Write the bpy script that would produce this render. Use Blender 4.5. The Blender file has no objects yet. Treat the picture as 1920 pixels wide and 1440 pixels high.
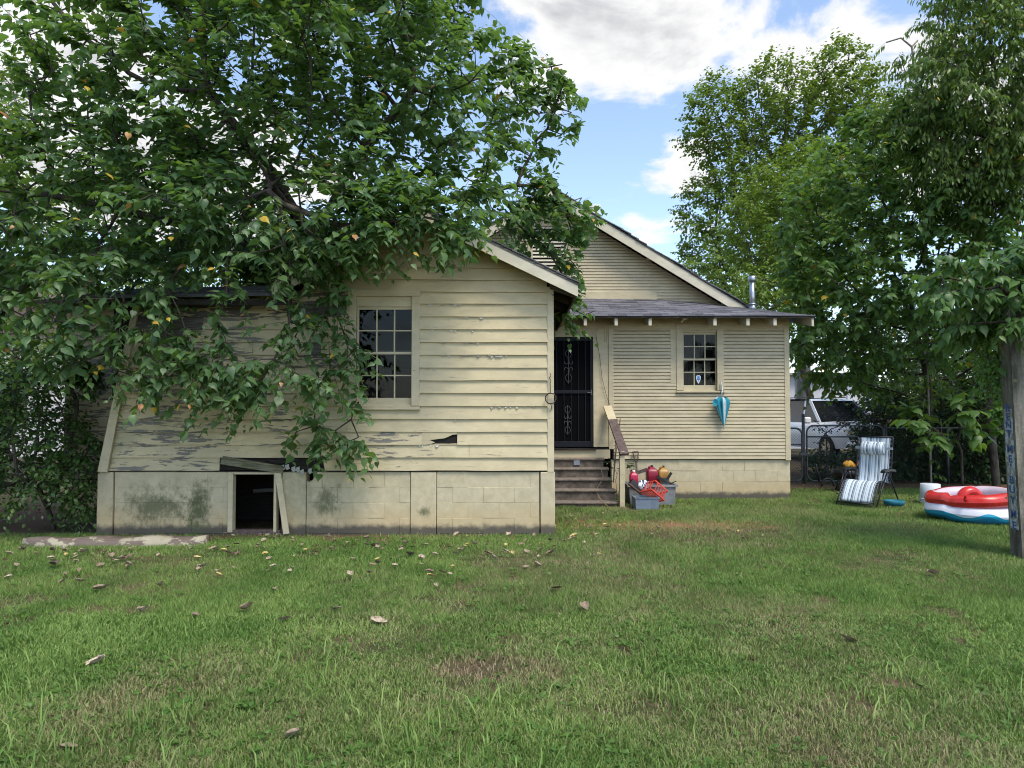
import bpy, bmesh, math, random
import numpy as np
from mathutils import Vector, Matrix, Euler

# ------------------------------------------------------------------ camera, sky, sun, exposure
SC = bpy.context.scene
COL = SC.collection
F = 1330.0
CAMZ = 1.6
PITCH = math.atan(50.0 / F)
cam_data = bpy.data.cameras.new('camera')
cam_data.sensor_fit = 'HORIZONTAL'
cam_data.sensor_width = 36.0
cam_data.lens = 36.0 * F / 1920.0
cam_data.clip_start = 0.05
cam_data.clip_end = 3000.0
cam = bpy.data.objects.new('camera', cam_data)
cam.location = (0, 0, CAMZ)
cam.rotation_euler = (math.radians(90) + PITCH, 0, 0)
COL.objects.link(cam)
SC.camera = cam

SUN_EL = math.radians(60)
SUN_AZ = math.radians(150)          # measured from +Y towards +X: behind the camera, to its right
sun_dir = Vector((math.cos(SUN_EL) * math.sin(SUN_AZ), math.cos(SUN_EL) * math.cos(SUN_AZ), math.sin(SUN_EL)))
sun_data = bpy.data.lights.new('sun', 'SUN')
sun_data.energy = 1.5
sun_data.angle = math.radians(20)
sun_data.color = (1.0, 0.93, 0.80)
sun = bpy.data.objects.new('sun', sun_data)
sun.rotation_euler = sun_dir.to_track_quat('Z', 'Y').to_euler()
COL.objects.link(sun)

SC.view_settings.view_transform = 'Standard'
SC.view_settings.look = 'None'
SC.view_settings.exposure = 1.14
SC.view_settings.gamma = 1.0
SC.view_settings.use_curve_mapping = False
SC.render.engine = 'CYCLES'
SC.cycles.max_bounces = 8
SC.cycles.transparent_max_bounces = 16
SC.cycles.caustics_reflective = False
SC.cycles.caustics_refractive = False
SC.cycles.use_denoising = True
SC.cycles.filter_width = 1.05

# node helpers -------------------------------------------------------
class NT:
    def __init__(s, tree): s.t = tree; s.n = tree.nodes; s.l = tree.links
    def add(s, typ, **kw):
        n = s.n.new(typ)
        for k, v in kw.items():
            if k.startswith('i_'):
                key = k[2:]
                key = int(key) if key.isdigit() else key.replace('_', ' ')
                s.put(n.inputs[key], v)
            else: setattr(n, k, v)
        return n
    def put(s, sock, v):
        if isinstance(v, bpy.types.NodeSocket): s.l.new(v, sock)
        else: sock.default_value = v
    def math(s, op, a, b=None, c=None, clamp=False):
        n = s.n.new('ShaderNodeMath'); n.operation = op; n.use_clamp = clamp
        s.put(n.inputs[0], a)
        if b is not None: s.put(n.inputs[1], b)
        if c is not None: s.put(n.inputs[2], c)
        return n.outputs[0]
    def vmath(s, op, a, b=None):
        n = s.n.new('ShaderNodeVectorMath'); n.operation = op
        s.put(n.inputs[0], a)
        if b is not None: s.put(n.inputs[1], b)
        return n.outputs[0]
    def mix(s, f, a, b, blend='MIX'):
        n = s.n.new('ShaderNodeMix'); n.data_type = 'RGBA'; n.blend_type = blend
        s.put(n.inputs[0], f); s.put(n.inputs[6], rgba(a)); s.put(n.inputs[7], rgba(b))
        return n.outputs[2]
    def noise(s, vec, scale, detail=4, rough=0.55, dist=0.0):
        n = s.n.new('ShaderNodeTexNoise')
        if vec is not None: s.put(n.inputs['Vector'], vec)
        n.inputs['Scale'].default_value = scale; n.inputs['Detail'].default_value = detail
        n.inputs['Roughness'].default_value = rough; n.inputs['Distortion'].default_value = dist
        return n.outputs[0]
    def step(s, v, lo, hi, a=0.0, b=1.0):
        n = s.n.new('ShaderNodeMapRange'); n.interpolation_type = 'SMOOTHSTEP'
        s.put(n.inputs[0], v); s.put(n.inputs[1], lo); s.put(n.inputs[2], hi); s.put(n.inputs[3], a); s.put(n.inputs[4], b)
        return n.outputs[0]
    def scale(s, vec, sc):
        return s.vmath('MULTIPLY', vec, sc)
def rgba(c):
    if isinstance(c, (tuple, list)) and len(c) == 3: return (c[0], c[1], c[2], 1.0)
    return c

# world: Nishita sky with broken cumulus cloud ------------------------
world = bpy.data.worlds.new('World'); SC.world = world; world.use_nodes = True
W = NT(world.node_tree); W.n.clear()
sky = W.add('ShaderNodeTexSky', sky_type='NISHITA', sun_disc=False, sun_elevation=SUN_EL, sun_rotation=SUN_AZ,
            altitude=0.0, air_density=1.0, dust_density=0.9, ozone_density=1.2)
tc = W.add('ShaderNodeTexCoord')
dirv = W.vmath('NORMALIZE', tc.outputs['Generated'])
sx = W.add('ShaderNodeSeparateXYZ', i_0=dirv)
az = W.math('ARCTAN2', sx.outputs[0], sx.outputs[1])
el = W.math('ARCSINE', sx.outputs[2])
def blob(u, v, ru, rv):
    a0 = math.atan((u - 960) / F); e0 = math.atan((770 - v) / F * math.cos(a0))
    da = W.math('DIVIDE', W.math('SUBTRACT', az, a0), ru / F * math.cos(a0)); de = W.math('DIVIDE', W.math('SUBTRACT', el, e0), rv / F * .88)
    d2 = W.math('ADD', W.math('MULTIPLY', da, da), W.math('MULTIPLY', de, de))
    return W.math('SUBTRACT', 1.0, d2, clamp=True)
bl = None
for b in ((1190, 40, 360, 175), (1540, 105, 280, 115), (1300, 300, 100, 85, .62), (1225, 430, 120, 50, .5), (60, 60, 240, 150), (330, 330, 420, 190), (1850, 250, 220, 160)):
    o = blob(*b[:4])
    if len(b) > 4: o = W.math('MULTIPLY', o, b[4])
    bl = o if bl is None else W.math('MAXIMUM', bl, o)
zz = W.math('ADD', sx.outputs[2], 0.22)
proj = W.vmath('DIVIDE', dirv, W.add('ShaderNodeCombineXYZ', i_0=zz, i_1=zz, i_2=zz).outputs[0])
n_shape = W.noise(proj, 4.2, 10, 0.58, 0.35)
n_big = W.noise(W.vmath('ADD', proj, (4.1, 2.2, 0.0)), 0.9, 3, 0.5)
# a general scatter of cloud over the whole sky + the bank in view
gen = W.math('MULTIPLY', W.math('SUBTRACT', n_big, 0.5), 0.5)
val = W.math('ADD', W.math('ADD', W.math('MULTIPLY', W.math('SUBTRACT', n_shape, 0.5), 1.7), gen), W.math('MULTIPLY', W.math('SUBTRACT', W.math('POWER', bl, 0.8), 0.42), 0.62))
mask = W.step(val, -0.08, 0.18)
deep = W.step(val, 0.14, 0.50)
n_sh = W.noise(W.vmath('ADD', proj, (0.0, 0.06, 0.05)), 5.2, 6, 0.55)
shade = W.math('MULTIPLY', deep, W.step(n_sh, 0.30, 0.62))
cloud_col = W.mix(shade, (3.5, 3.5, 3.5), (2.05, 2.07, 2.18))
hsv = W.add('ShaderNodeHueSaturation', i_Saturation=0.95, i_Value=1.0, i_Color=sky.outputs[0])
col = W.mix(mask, hsv.outputs[0], cloud_col)
bg = W.add('ShaderNodeBackground', i_Color=col, i_Strength=0.135)
wo = W.add('ShaderNodeOutputWorld', i_Surface=bg.outputs[0])

# ------------------------------------------------------------------ geometry helpers
def at(u, v, Y):
    a = (u - 960) / F; b = (720 - v) / F
    dy = math.cos(PITCH) - math.sin(PITCH) * b; dz = math.sin(PITCH) + math.cos(PITCH) * b
    return Vector((a * Y / dy, Y, CAMZ + dz * Y / dy))
def X(u, Y, v=720): return at(u, v, Y).x
def Z(v, Y): return at(960, v, Y).z
def ground_at(u, v):
    b = (720 - v) / F
    dy = math.cos(PITCH) - math.sin(PITCH) * b; dz = math.sin(PITCH) + math.cos(PITCH) * b
    return at(u, v, -CAMZ * dy / dz)

class MB:
    """collects boxes, prisms, tubes and lathes into one mesh"""
    def __init__(s): s.v = []; s.f = []; s.m = []; s.mi = 0; s.smooth = False
    def add(s, vs, fs):
        b = len(s.v); s.v.extend([tuple(p) for p in vs])
        for f in fs: s.f.append(tuple(i + b for i in f)); s.m.append(s.mi)
        return s
    def hexa(s, p): # 8 pts: bottom 4 (ccw) then top 4
        return s.add(p, [(3, 2, 1, 0), (4, 5, 6, 7), (0, 1, 5, 4), (1, 2, 6, 5), (2, 3, 7, 6), (3, 0, 4, 7)])
    def box(s, x0, x1, y0, y1, z0, z1):
        return s.hexa([(x0, y0, z0), (x1, y0, z0), (x1, y1, z0), (x0, y1, z0), (x0, y0, z1), (x1, y0, z1), (x1, y1, z1), (x0, y1, z1)])
    def bbox(s, x0, x1, y0, y1, z0, z1, b=0.006):
        """box with chamfered vertical/horizontal edges"""
        bm = bmesh.new(); r = bmesh.ops.create_cube(bm, size=1.0)
        for v in bm.verts: v.co = ((v.co.x + .5) * (x1 - x0) + x0, (v.co.y + .5) * (y1 - y0) + y0, (v.co.z + .5) * (z1 - z0) + z0)
        bmesh.ops.bevel(bm, geom=bm.edges[:], offset=b, segments=1, affect='EDGES')
        bm.verts.index_update()
        s.add([v.co[:] for v in bm.verts], [[v.index for v in f.verts] for f in bm.faces]); bm.free(); return s
    def beam(s, a, b, w, h, up=(0, 0, 1)):
        a = Vector(a); b = Vector(b); d = (b - a).normalized(); up = Vector(up)
        x = d.cross(up).normalized() * (w / 2); y = x.cross(d).normalized() * (h / 2)
        return s.hexa([a - x - y, a + x - y, b + x - y, b - x - y, a - x + y, a + x + y, b + x + y, b - x + y])
    def tube(s, pts, r, n=8, caps=True):
        pts = [Vector(p) for p in pts]; k = len(pts)
        rs = r if isinstance(r, (list, tuple)) else [r] * k
        rings = []; prev = None
        for i, p in enumerate(pts):
            d = (pts[min(i + 1, k - 1)] - pts[max(i - 1, 0)]).normalized()
            if prev is None:
                ref = Vector((0, 0, 1)) if abs(d.z) < .9 else Vector((1, 0, 0)); x = d.cross(ref).normalized()
            else:
                x = (prev - d * prev.dot(d)); x = x.normalized() if x.length > 1e-6 else d.orthogonal().normalized()
            prev = x; y = d.cross(x)
            rings.append([p + (x * math.cos(2 * math.pi * j / n) + y * math.sin(2 * math.pi * j / n)) * rs[i] for j in range(n)])
        vs = [q for R in rings for q in R]; fs = []
        for i in range(k - 1):
            for j in range(n): fs.append((i * n + j, i * n + (j + 1) % n, (i + 1) * n + (j + 1) % n, (i + 1) * n + j))
        if caps: fs += [tuple(range(n - 1, -1, -1)), tuple((k - 1) * n + j for j in range(n))]
        return s.add(vs, fs)
    def lathe(s, prof, c=(0, 0, 0), n=24, sx=1.0, sy=1.0, cap=True):
        vs = []; fs = []; k = len(prof)
        for r, z in prof:
            for j in range(n):
                t = 2 * math.pi * j / n; vs.append((c[0] + r * sx * math.cos(t), c[1] + r * sy * math.sin(t), c[2] + z))
        for i in range(k - 1):
            for j in range(n): fs.append((i * n + j, i * n + (j + 1) % n, (i + 1) * n + (j + 1) % n, (i + 1) * n + j))
        if cap: fs += [tuple(range(n - 1, -1, -1)), tuple((k - 1) * n + j for j in range(n))]
        return s.add(vs, fs)
    def prism_y(s, poly, y0, y1):
        """extrude an x,z polygon along y"""
        k = len(poly); vs = [(x, y0, z) for x, z in poly] + [(x, y1, z) for x, z in poly]
        fs = [tuple(range(k)), tuple(range(2 * k - 1, k - 1, -1))] + [(i, i + k, (i + 1) % k + k, (i + 1) % k) for i in range(k)]
        return s.add(vs, fs)
    def grid(s, pts):
        """pts[i][j] -> quads"""
        n = len(pts); m = len(pts[0]); vs = [p for r in pts for p in r]
        return s.add(vs, [(i * m + j, i * m + j + 1, (i + 1) * m + j + 1, (i + 1) * m + j) for i in range(n - 1) for j in range(m - 1)])
    def mesh(s, name, mats, smooth=False):
        me = bpy.data.meshes.new(name); me.from_pydata(s.v, [], s.f)
        for m in (mats if isinstance(mats, (list, tuple)) else [mats]): me.materials.append(m)
        if any(s.m): me.polygons.foreach_set('material_index', s.m)
        if smooth: me.polygons.foreach_set('use_smooth', [True] * len(s.f))
        bm = bmesh.new(); bm.from_mesh(me); bmesh.ops.recalc_face_normals(bm, faces=bm.faces[:]); bm.to_mesh(me); bm.free()
        me.update(); return me
    def build(s, name, mats, parent=None, smooth=False, local=False):
        return link(name, s.mesh(name, mats, smooth), parent, local)

WORLD = {}
def link(name, data, parent=None, local=False):
    """children are modelled in world coordinates unless local is set"""
    o = bpy.data.objects.new(name, data); COL.objects.link(o); WORLD[o.name] = Matrix()
    if parent is not None:
        o.parent = parent
        if local: WORLD[o.name] = WORLD[parent.name]
        else: o.matrix_parent_inverse = WORLD[parent.name].inverted()
    return o
def tag(o, label=None, cat=None, group=None, kind=None):
    if label: o['label'] = label
    if cat: o['category'] = cat
    if group: o['group'] = group
    if kind: o['kind'] = kind
    return o
def thing(name, label, cat, loc=(0, 0, 0), group=None, rz=0.0):
    o = bpy.data.objects.new(name, None); COL.objects.link(o); o.location = loc; o.rotation_euler = (0, 0, rz)
    o.empty_display_size = 0.1; WORLD[o.name] = Matrix.Translation(Vector(loc)) @ Matrix.Rotation(rz, 4, 'Z')
    return tag(o, label, cat, group)
def np_mesh(name, verts, faces_flat, loop_tot, mats, attrs=None, smooth=False):
    """verts (n,3); faces_flat int array of vertex ids; loop_tot ints per face"""
    me = bpy.data.meshes.new(name); nv = len(verts); nl = len(faces_flat); nf = len(loop_tot)
    me.vertices.add(nv); me.vertices.foreach_set('co', np.ascontiguousarray(verts, np.float32).ravel())
    me.loops.add(nl); me.loops.foreach_set('vertex_index', np.ascontiguousarray(faces_flat, np.int32))
    me.polygons.add(nf)
    st = np.zeros(nf, np.int32); st[1:] = np.cumsum(loop_tot)[:-1]
    me.polygons.foreach_set('loop_start', st)
    me.update(calc_edges=True)
    if smooth: me.polygons.foreach_set('use_smooth', np.ones(nf, bool))
    for k, a in (attrs or {}).items():
        at_ = me.attributes.new(k, 'FLOAT', 'POINT'); at_.data.foreach_set('value', np.ascontiguousarray(a, np.float32))
    for m in (mats if isinstance(mats, (list, tuple)) else [mats]): me.materials.append(m)
    return me
RNG = np.random.default_rng(7)
random.seed(7)
def vnoise(x, y, seed=0):
    """smooth value noise in numpy, 0..1"""
    def h(i, j):
        n = (i * 374761393 + j * 668265263 + seed * 974634777).astype(np.int64) & 0xffffffff
        n = ((n ^ (n >> 13)) * 1274126177) & 0xffffffff
        return ((n ^ (n >> 16)) & 0xffff) / 65535.0
    xi = np.floor(x).astype(np.int64); yi = np.floor(y).astype(np.int64); fx = x - xi; fy = y - yi
    fx = fx * fx * (3 - 2 * fx); fy = fy * fy * (3 - 2 * fy)
    return (h(xi, yi) * (1 - fx) + h(xi + 1, yi) * fx) * (1 - fy) + (h(xi, yi + 1) * (1 - fx) + h(xi + 1, yi + 1) * fx) * fy
def fbm(x, y, seed=0, o=4):
    return sum(vnoise(x * 2 ** k, y * 2 ** k, seed + k) * .5 ** k for k in range(o)) / sum(.5 ** k for k in range(o))

# ------------------------------------------------------------------ materials
def mat(name):
    m = bpy.data.materials.new(name); m.use_nodes = True
    t = NT(m.node_tree); b = t.n['Principled BSDF']; return m, t, b
def pos(t): return t.add('ShaderNodeNewGeometry').outputs['Position']
def objc(t): return t.add('ShaderNodeTexCoord').outputs['Object']
def bump(t, b, h, strength=0.3, dist=0.01):
    n = t.add('ShaderNodeBump', i_Strength=strength, i_Distance=dist, i_Height=h); t.l.new(n.outputs[0], b.inputs['Normal'])
def rnd(t): return t.add('ShaderNodeObjectInfo').outputs['Random']
def simple(name, col, rough=0.6, var=0.12, scale=18.0, metal=0.0, spec=0.5, bumpy=0.0, dirt=None):
    m, t, b = mat(name); p = objc(t)
    n = t.noise(p, scale, 5, 0.6)
    c = t.mix(t.step(n, .25, .75), tuple(x * (1 - var) for x in col), tuple(min(1, x * (1 + var)) for x in col))
    if dirt:
        c = t.mix(t.math('MULTIPLY', t.step(t.noise(p, scale * .35, 6, .7), .5, .68), dirt[1]), c, dirt[0])
    t.put(b.inputs['Base Color'], c); b.inputs['Roughness'].default_value = rough; b.inputs['Metallic'].default_value = metal
    b.inputs['Specular IOR Level'].default_value = spec
    t.put(b.inputs['Roughness'], t.step(n, .2, .8, max(0, rough - .08), min(1, rough + .1)))
    if bumpy: bump(t, b, t.noise(p, scale * 3, 5, .6), bumpy, 0.006)
    return m

def paint_mat(name, col, peel=0.5, leftward=0.0, streak=(1.3, 1.0, 9.0), green=0.0, peelcol=(0.20, 0.185, 0.16), edge=0.035):
    """old oil paint on wood: dirt, board to board variation, peeling to grey wood"""
    m, t, b = mat(name); p = pos(t); r = rnd(t)
    px = t.add('ShaderNodeSeparateXYZ', i_0=p)
    off = t.add('ShaderNodeCombineXYZ', i_0=t.math('MULTIPLY', r, 37.0), i_1=0.0, i_2=t.math('MULTIPLY', r, 91.0)).outputs[0]
    q = t.scale(t.vmath('ADD', p, off), streak)
    n1 = t.noise(q, 2.3, 8, 0.68, 0.3)
    big = t.noise(p, 0.9, 3, 0.5)
    left = t.math('MULTIPLY', t.step(px.outputs[0], -1.5, -4.8), leftward)
    v = t.math('ADD', t.math('ADD', n1, t.math('MULTIPLY', t.math('SUBTRACT', big, 0.5), 0.42)), left)
    th = 0.80 - peel * 0.2
    pm = t.step(v, th, th + edge)
    # fine cracks along the board
    cr = t.noise(t.scale(t.vmath('ADD', p, off), (2.0, 1.0, 60.0)), 2.2, 5, 0.7)
    crm = t.math('MULTIPLY', t.step(cr, 0.62, 0.66), t.step(n1, .40, .60))
    d1 = t.noise(t.scale(p, (1.0, 1.0, 2.2)), 3.0, 6, .62)
    base = t.mix(t.step(d1, .3, .75), tuple(x * .84 for x in col), tuple(min(1, x * 1.07) for x in col))
    base = t.mix(t.math('MULTIPLY', r, 0.20), base, (col[0] * .72, col[1] * .72, col[2] * .66))
    fine = t.noise(p, 55.0, 4, .7)
    base = t.mix(t.math('MULTIPLY', t.step(fine, .58, .74), .30), base, tuple(x * .55 for x in col))
    if green:
        g = t.noise(p, 1.7, 6, .66)
        base = t.mix(t.math('MULTIPLY', t.step(g, .48, .72), green), base, (0.16, 0.18, 0.075))
    wood = t.mix(t.noise(t.scale(p, (2.0, 1.0, 40.0)), 3.0, 6, .7), tuple(x * .45 for x in peelcol), tuple(x * 1.5 for x in peelcol))
    c = t.mix(t.math('MAXIMUM', pm, t.math('MULTIPLY', crm, .8)), base, wood)
    t.put(b.inputs['Base Color'], c)
    t.put(b.inputs['Roughness'], t.step(d1, .2, .8, .55, .8)); b.inputs['Specular IOR Level'].default_value = 0.3
    h = t.math('SUBTRACT', t.math('MULTIPLY', fine, .22), t.math('MAXIMUM', pm, crm))
    h = t.math('ADD', h, t.math('MULTIPLY', d1, .5))
    bump(t, b, h, 0.55, 0.004)
    return m
CREAM = (0.605, 0.512, 0.325)
M = {}
M['lap'] = paint_mat('cream_paint_on_lap_boards', CREAM, peel=0.86, leftward=0.10, green=.30)
M['lap_right'] = paint_mat('cream_paint_on_sound_lap_boards', CREAM, peel=0.55, green=.08)
M['rotten'] = paint_mat('cream_paint_mostly_gone', CREAM, peel=1.75, green=.2, peelcol=(0.13, 0.12, 0.11))
M['narrow'] = paint_mat('cream_paint_on_narrow_boards', (0.595, 0.517, 0.355), peel=0.24, streak=(1.6, 1, 7))
M['trim'] = paint_mat('cream_trim_paint', (0.60, 0.517, 0.345), peel=0.38, streak=(3, 1, 3))
M['fascia'] = paint_mat('pale_fascia_paint', (0.62, 0.57, 0.44), peel=0.38, streak=(2.2, 1, 5))
def block_mat():
    m, t, b = mat('painted_concrete_block'); p = pos(t); r = rnd(t); s = t.add('ShaderNodeSeparateXYZ', i_0=p)
    n = t.noise(p, 7.0, 8, .68); n2 = t.noise(p, 2.0, 5, .6); fine = t.noise(p, 70, 4, .75)
    c = t.mix(t.step(n, .3, .7), (0.47, 0.405, 0.265), (0.60, 0.52, 0.35))
    c = t.mix(t.math('MULTIPLY', r, .18), c, (0.43, 0.40, 0.30))
    # rising damp: ochre stain and a black splash line above the ground
    zz = t.math('ADD', s.outputs[2], t.math('MULTIPLY', t.math('SUBTRACT', n2, .5), .32))
    c = t.mix(t.math('MULTIPLY', t.step(zz, .48, .16), .5), c, (0.50, 0.37, 0.19))
    zb = t.math('ADD', s.outputs[2], t.math('MULTIPLY', t.math('SUBTRACT', n, .5), .16))
    c = t.mix(t.math('MULTIPLY', t.step(zb, .15, .06), .88), c, (0.055, 0.055, 0.052))
    # mildew patches
    for (u, v, ru, rv, k) in ((290, 950, 75, 38, .8), (370, 955, 30, 60, .95), (615, 940, 26, 38, .8), (795, 958, 14, 10, .85), (560, 930, 40, 60, .35)):
        c0 = at(u, v, 9.3)
        dx = t.math('DIVIDE', t.math('SUBTRACT', s.outputs[0], c0.x), ru / 143.0); dz = t.math('DIVIDE', t.math('SUBTRACT', s.outputs[2], c0.z), rv / 143.0)
        d = t.math('SQRT', t.math('ADD', t.math('MULTIPLY', dx, dx), t.math('MULTIPLY', dz, dz)))
        d = t.math('ADD', d, t.math('MULTIPLY', t.math('SUBTRACT', t.math('ADD', t.math('MULTIPLY', n, .6), t.math('MULTIPLY', t.noise(t.scale(p, (1.6, 1, .7)), 22, 6, .75), .5)), .55), 3.6))
        fr = t.math('LESS_THAN', s.outputs[1], 11.0)
        c = t.mix(t.math('MULTIPLY', t.math('MULTIPLY', t.step(d, 1.15, .1), k), fr), c, (0.105, 0.115, 0.055) if k > .6 else (.25, .24, .13))
    sp = t.step(fine, .62, .70)
    c = t.mix(t.math('MULTIPLY', sp, .5), c, (0.16, 0.14, 0.10))
    t.put(b.inputs['Base Color'], c); b.inputs['Roughness'].default_value = .82; b.inputs['Specular IOR Level'].default_value = .2
    bump(t, b, t.math('ADD', t.math('MULTIPLY', fine, .6), n), .55, .006)
    return m
M['block'] = block_mat()
def wood_mat(name, dark, light, moss=0.0, rough=.85, axis=(2.5, 30, 30)):
    m, t, b = mat(name); p = objc(t); n = t.noise(t.scale(p, axis), 1.6, 8, .65, .4); k = t.noise(p, 5, 5, .6)
    c = t.mix(t.step(n, .28, .72), dark, light)
    if moss: c = t.mix(t.math('MULTIPLY', t.step(k, .42, .66), moss), c, (0.085, 0.10, 0.03))
    t.put(b.inputs['Base Color'], c); b.inputs['Roughness'].default_value = rough; b.inputs['Specular IOR Level'].default_value = .2
    bump(t, b, n, .6, .006); return m
M['oldwood'] = wood_mat('grey_weathered_wood', (0.055, 0.05, 0.045), (0.19, 0.175, 0.155))
M['darkwood'] = wood_mat('dark_rotten_wood', (0.012, 0.011, 0.010), (0.06, 0.052, 0.044))
M['mossy'] = wood_mat('mossy_board', (0.09, 0.085, 0.055), (0.27, 0.25, 0.17), moss=.55)
M['railwood'] = wood_mat('brown_rail_board', (0.07, 0.05, 0.045), (0.17, 0.125, 0.115), axis=(14, 14, 14))
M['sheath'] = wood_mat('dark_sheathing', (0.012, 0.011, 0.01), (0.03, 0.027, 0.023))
M['bark'] = wood_mat('tree_bark', (0.035, 0.028, 0.022), (0.13, 0.11, 0.09), axis=(9, 9, 3))
M['palebark'] = wood_mat('pale_bark', (0.16, 0.14, 0.115), (0.34, 0.31, 0.27), axis=(9, 9, 2))
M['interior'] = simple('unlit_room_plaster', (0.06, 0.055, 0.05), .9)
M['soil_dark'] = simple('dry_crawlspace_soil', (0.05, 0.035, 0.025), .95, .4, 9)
def shingle_mat():
    m, t, b = mat('asphalt_shingle'); p = pos(t); r = rnd(t)
    n = t.noise(p, 160, 3, .8); k = t.noise(p, 3.0, 5, .6)
    c = t.mix(r, (0.055, 0.053, 0.062), (0.17, 0.165, 0.185))
    c = t.mix(t.math('MULTIPLY', t.step(n, .45, .7), .55), c, (0.20, 0.195, 0.205))
    c = t.mix(t.math('MULTIPLY', t.step(k, .5, .75), .5), c, (0.045, 0.045, 0.05))
    t.put(b.inputs['Base Color'], c); b.inputs['Roughness'].default_value = .88; bump(t, b, n, .5, .003); return m
M['shingle'] = shingle_mat()
def glass_mat():
    m, t, b = mat('old_window_glass'); n = t.n
    tr = t.add('ShaderNodeBsdfTransparent', i_Color=(.55, .57, .58, 1)); gl = t.add('ShaderNodeBsdfGlossy', i_Roughness=0.04, i_Color=(.75, .78, .82, 1))
    fr = t.add('ShaderNodeFresnel', i_IOR=1.5)
    nz = t.add('ShaderNodeBump', i_Strength=.06, i_Distance=.02, i_Height=t.noise(pos(t), 5, 3, .5)); t.l.new(nz.outputs[0], gl.inputs['Normal'])
    mx = t.add('ShaderNodeMixShader', i_0=t.math('MULTIPLY', fr.outputs[0], .4)); t.l.new(tr.outputs[0], mx.inputs[1]); t.l.new(gl.outputs[0], mx.inputs[2])
    t.l.new(mx.outputs[0], n['Material Output'].inputs[0]); return m
M['glass'] = glass_mat()
M['blackmetal'] = simple('blue_black_door_steel', (0.008, 0.010, 0.015), .6, .25, 12, 0.0, .25)
M['screen'] = simple('dark_door_screen', (0.004, 0.004, 0.005), .8, .1, 8, 0, .05)
M['concrete'] = simple('stained_step_concrete', (0.135, 0.112, 0.09), .92, .38, 11, 0, .2, .7, ((0.05, 0.04, 0.033), .75))
M['steppaint'] = simple('worn_tread_concrete', (0.20, 0.165, 0.135), .9, .3, 14, 0, .2, .5, ((0.09, 0.07, 0.055), .6))
M['galv'] = simple('galvanised_steel', (0.42, 0.45, 0.50), .33, .2, 10, .9)
M['fencewire'] = simple('dull_fence_wire', (0.055, 0.058, 0.06), .55, .3, 10, .6)
M['fencepipe'] = simple('dull_fence_pipe', (0.10, 0.105, 0.11), .5, .3, 10, .6)
M['white'] = simple('white_paint', (0.72, 0.72, 0.70), .5, .08, 8)
M['black'] = simple('black_plastic', (0.012, 0.012, 0.014), .45)
M['rust'] = simple('rusty_wire', (0.09, 0.065, 0.05), .7, .4, 30, .5)
M['rubber'] = simple('tyre_rubber', (0.015, 0.015, 0.016), .85)
# ------------------------------------------------------------------ ground
def ground_mat():
    m, t, b = mat('lawn_soil_and_thatch'); p = pos(t); s = t.add('ShaderNodeSeparateXYZ', i_0=p)
    n = t.noise(p, 3.0, 8, .66); k = t.noise(p, 28.0, 6, .72); big = t.noise(p, .55, 4, .5)
    c = t.mix(t.step(n, .35, .65), (0.065, 0.080, 0.028), (0.17, 0.115, 0.072))
    c = t.mix(t.step(k, .4, .66), c, (0.033, 0.040, 0.016))
    c = t.mix(t.math('MULTIPLY', t.step(big, .45, .7), .5), c, (0.19, 0.125, 0.08))
    # bare red clay along the house and brown leaf mould under the trees
    def patch(c, x0, y0, rx, ry, col, k_):
        dx = t.math('DIVIDE', t.math('SUBTRACT', s.outputs[0], x0), rx); dy = t.math('DIVIDE', t.math('SUBTRACT', s.outputs[1], y0), ry)
        d = t.math('ADD', t.math('ADD', t.math('MULTIPLY', dx, dx), t.math('MULTIPLY', dy, dy)), t.math('MULTIPLY', t.math('SUBTRACT', n, .5), 1.6))
        return t.mix(t.math('MULTIPLY', t.step(d, 1.1, .35), k_), c, col)
    c = patch(c, 2.0, 10.1, 2.1, .55, (0.30, 0.155, 0.085), .8)
    c = patch(c, -2.4, 9.05, 3.0, .28, (0.17, 0.105, 0.065), .9)
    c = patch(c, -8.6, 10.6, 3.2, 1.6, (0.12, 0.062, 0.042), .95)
    c = patch(c, 1.8, 11.75, .9, .3, (0.24, 0.18, 0.12), .7)
    c = patch(c, 7.0, 15.6, 4.6, 1.0, (0.13, 0.09, 0.055), .9)
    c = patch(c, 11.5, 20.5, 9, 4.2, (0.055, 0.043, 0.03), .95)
    t.put(b.inputs['Base Color'], c); b.inputs['Roughness'].default_value = .95; b.inputs['Specular IOR Level'].default_value = .1
    bump(t, b, t.math('ADD', n, t.math('MULTIPLY', k, .5)), .9, .03); return m
def gz(x, y): return 0.0
gm = MB()
ys = [-60, -20, -6, 0] + [1.0 + .5 * i for i in range(36)] + [22, 26, 34, 50, 90, 200, 500, 1200]
xs = [-1200, -400, -120, -50, -25] + [-15 + .75 * i for i in range(41)] + [25, 50, 120, 400, 1200]
gm.grid([[(x, y, -.012 + .02 * math.sin(x * 1.7 + y * .6) * math.cos(y * 1.3) if 1 < y < 8.6 and abs(x) < 12 else -.012) for x in xs] for y in ys])
ground = tag(gm.build('ground', ground_mat(), None, True), 'mown back lawn with thin brown patches and bare clay by the house', None, None, 'structure')

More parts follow.
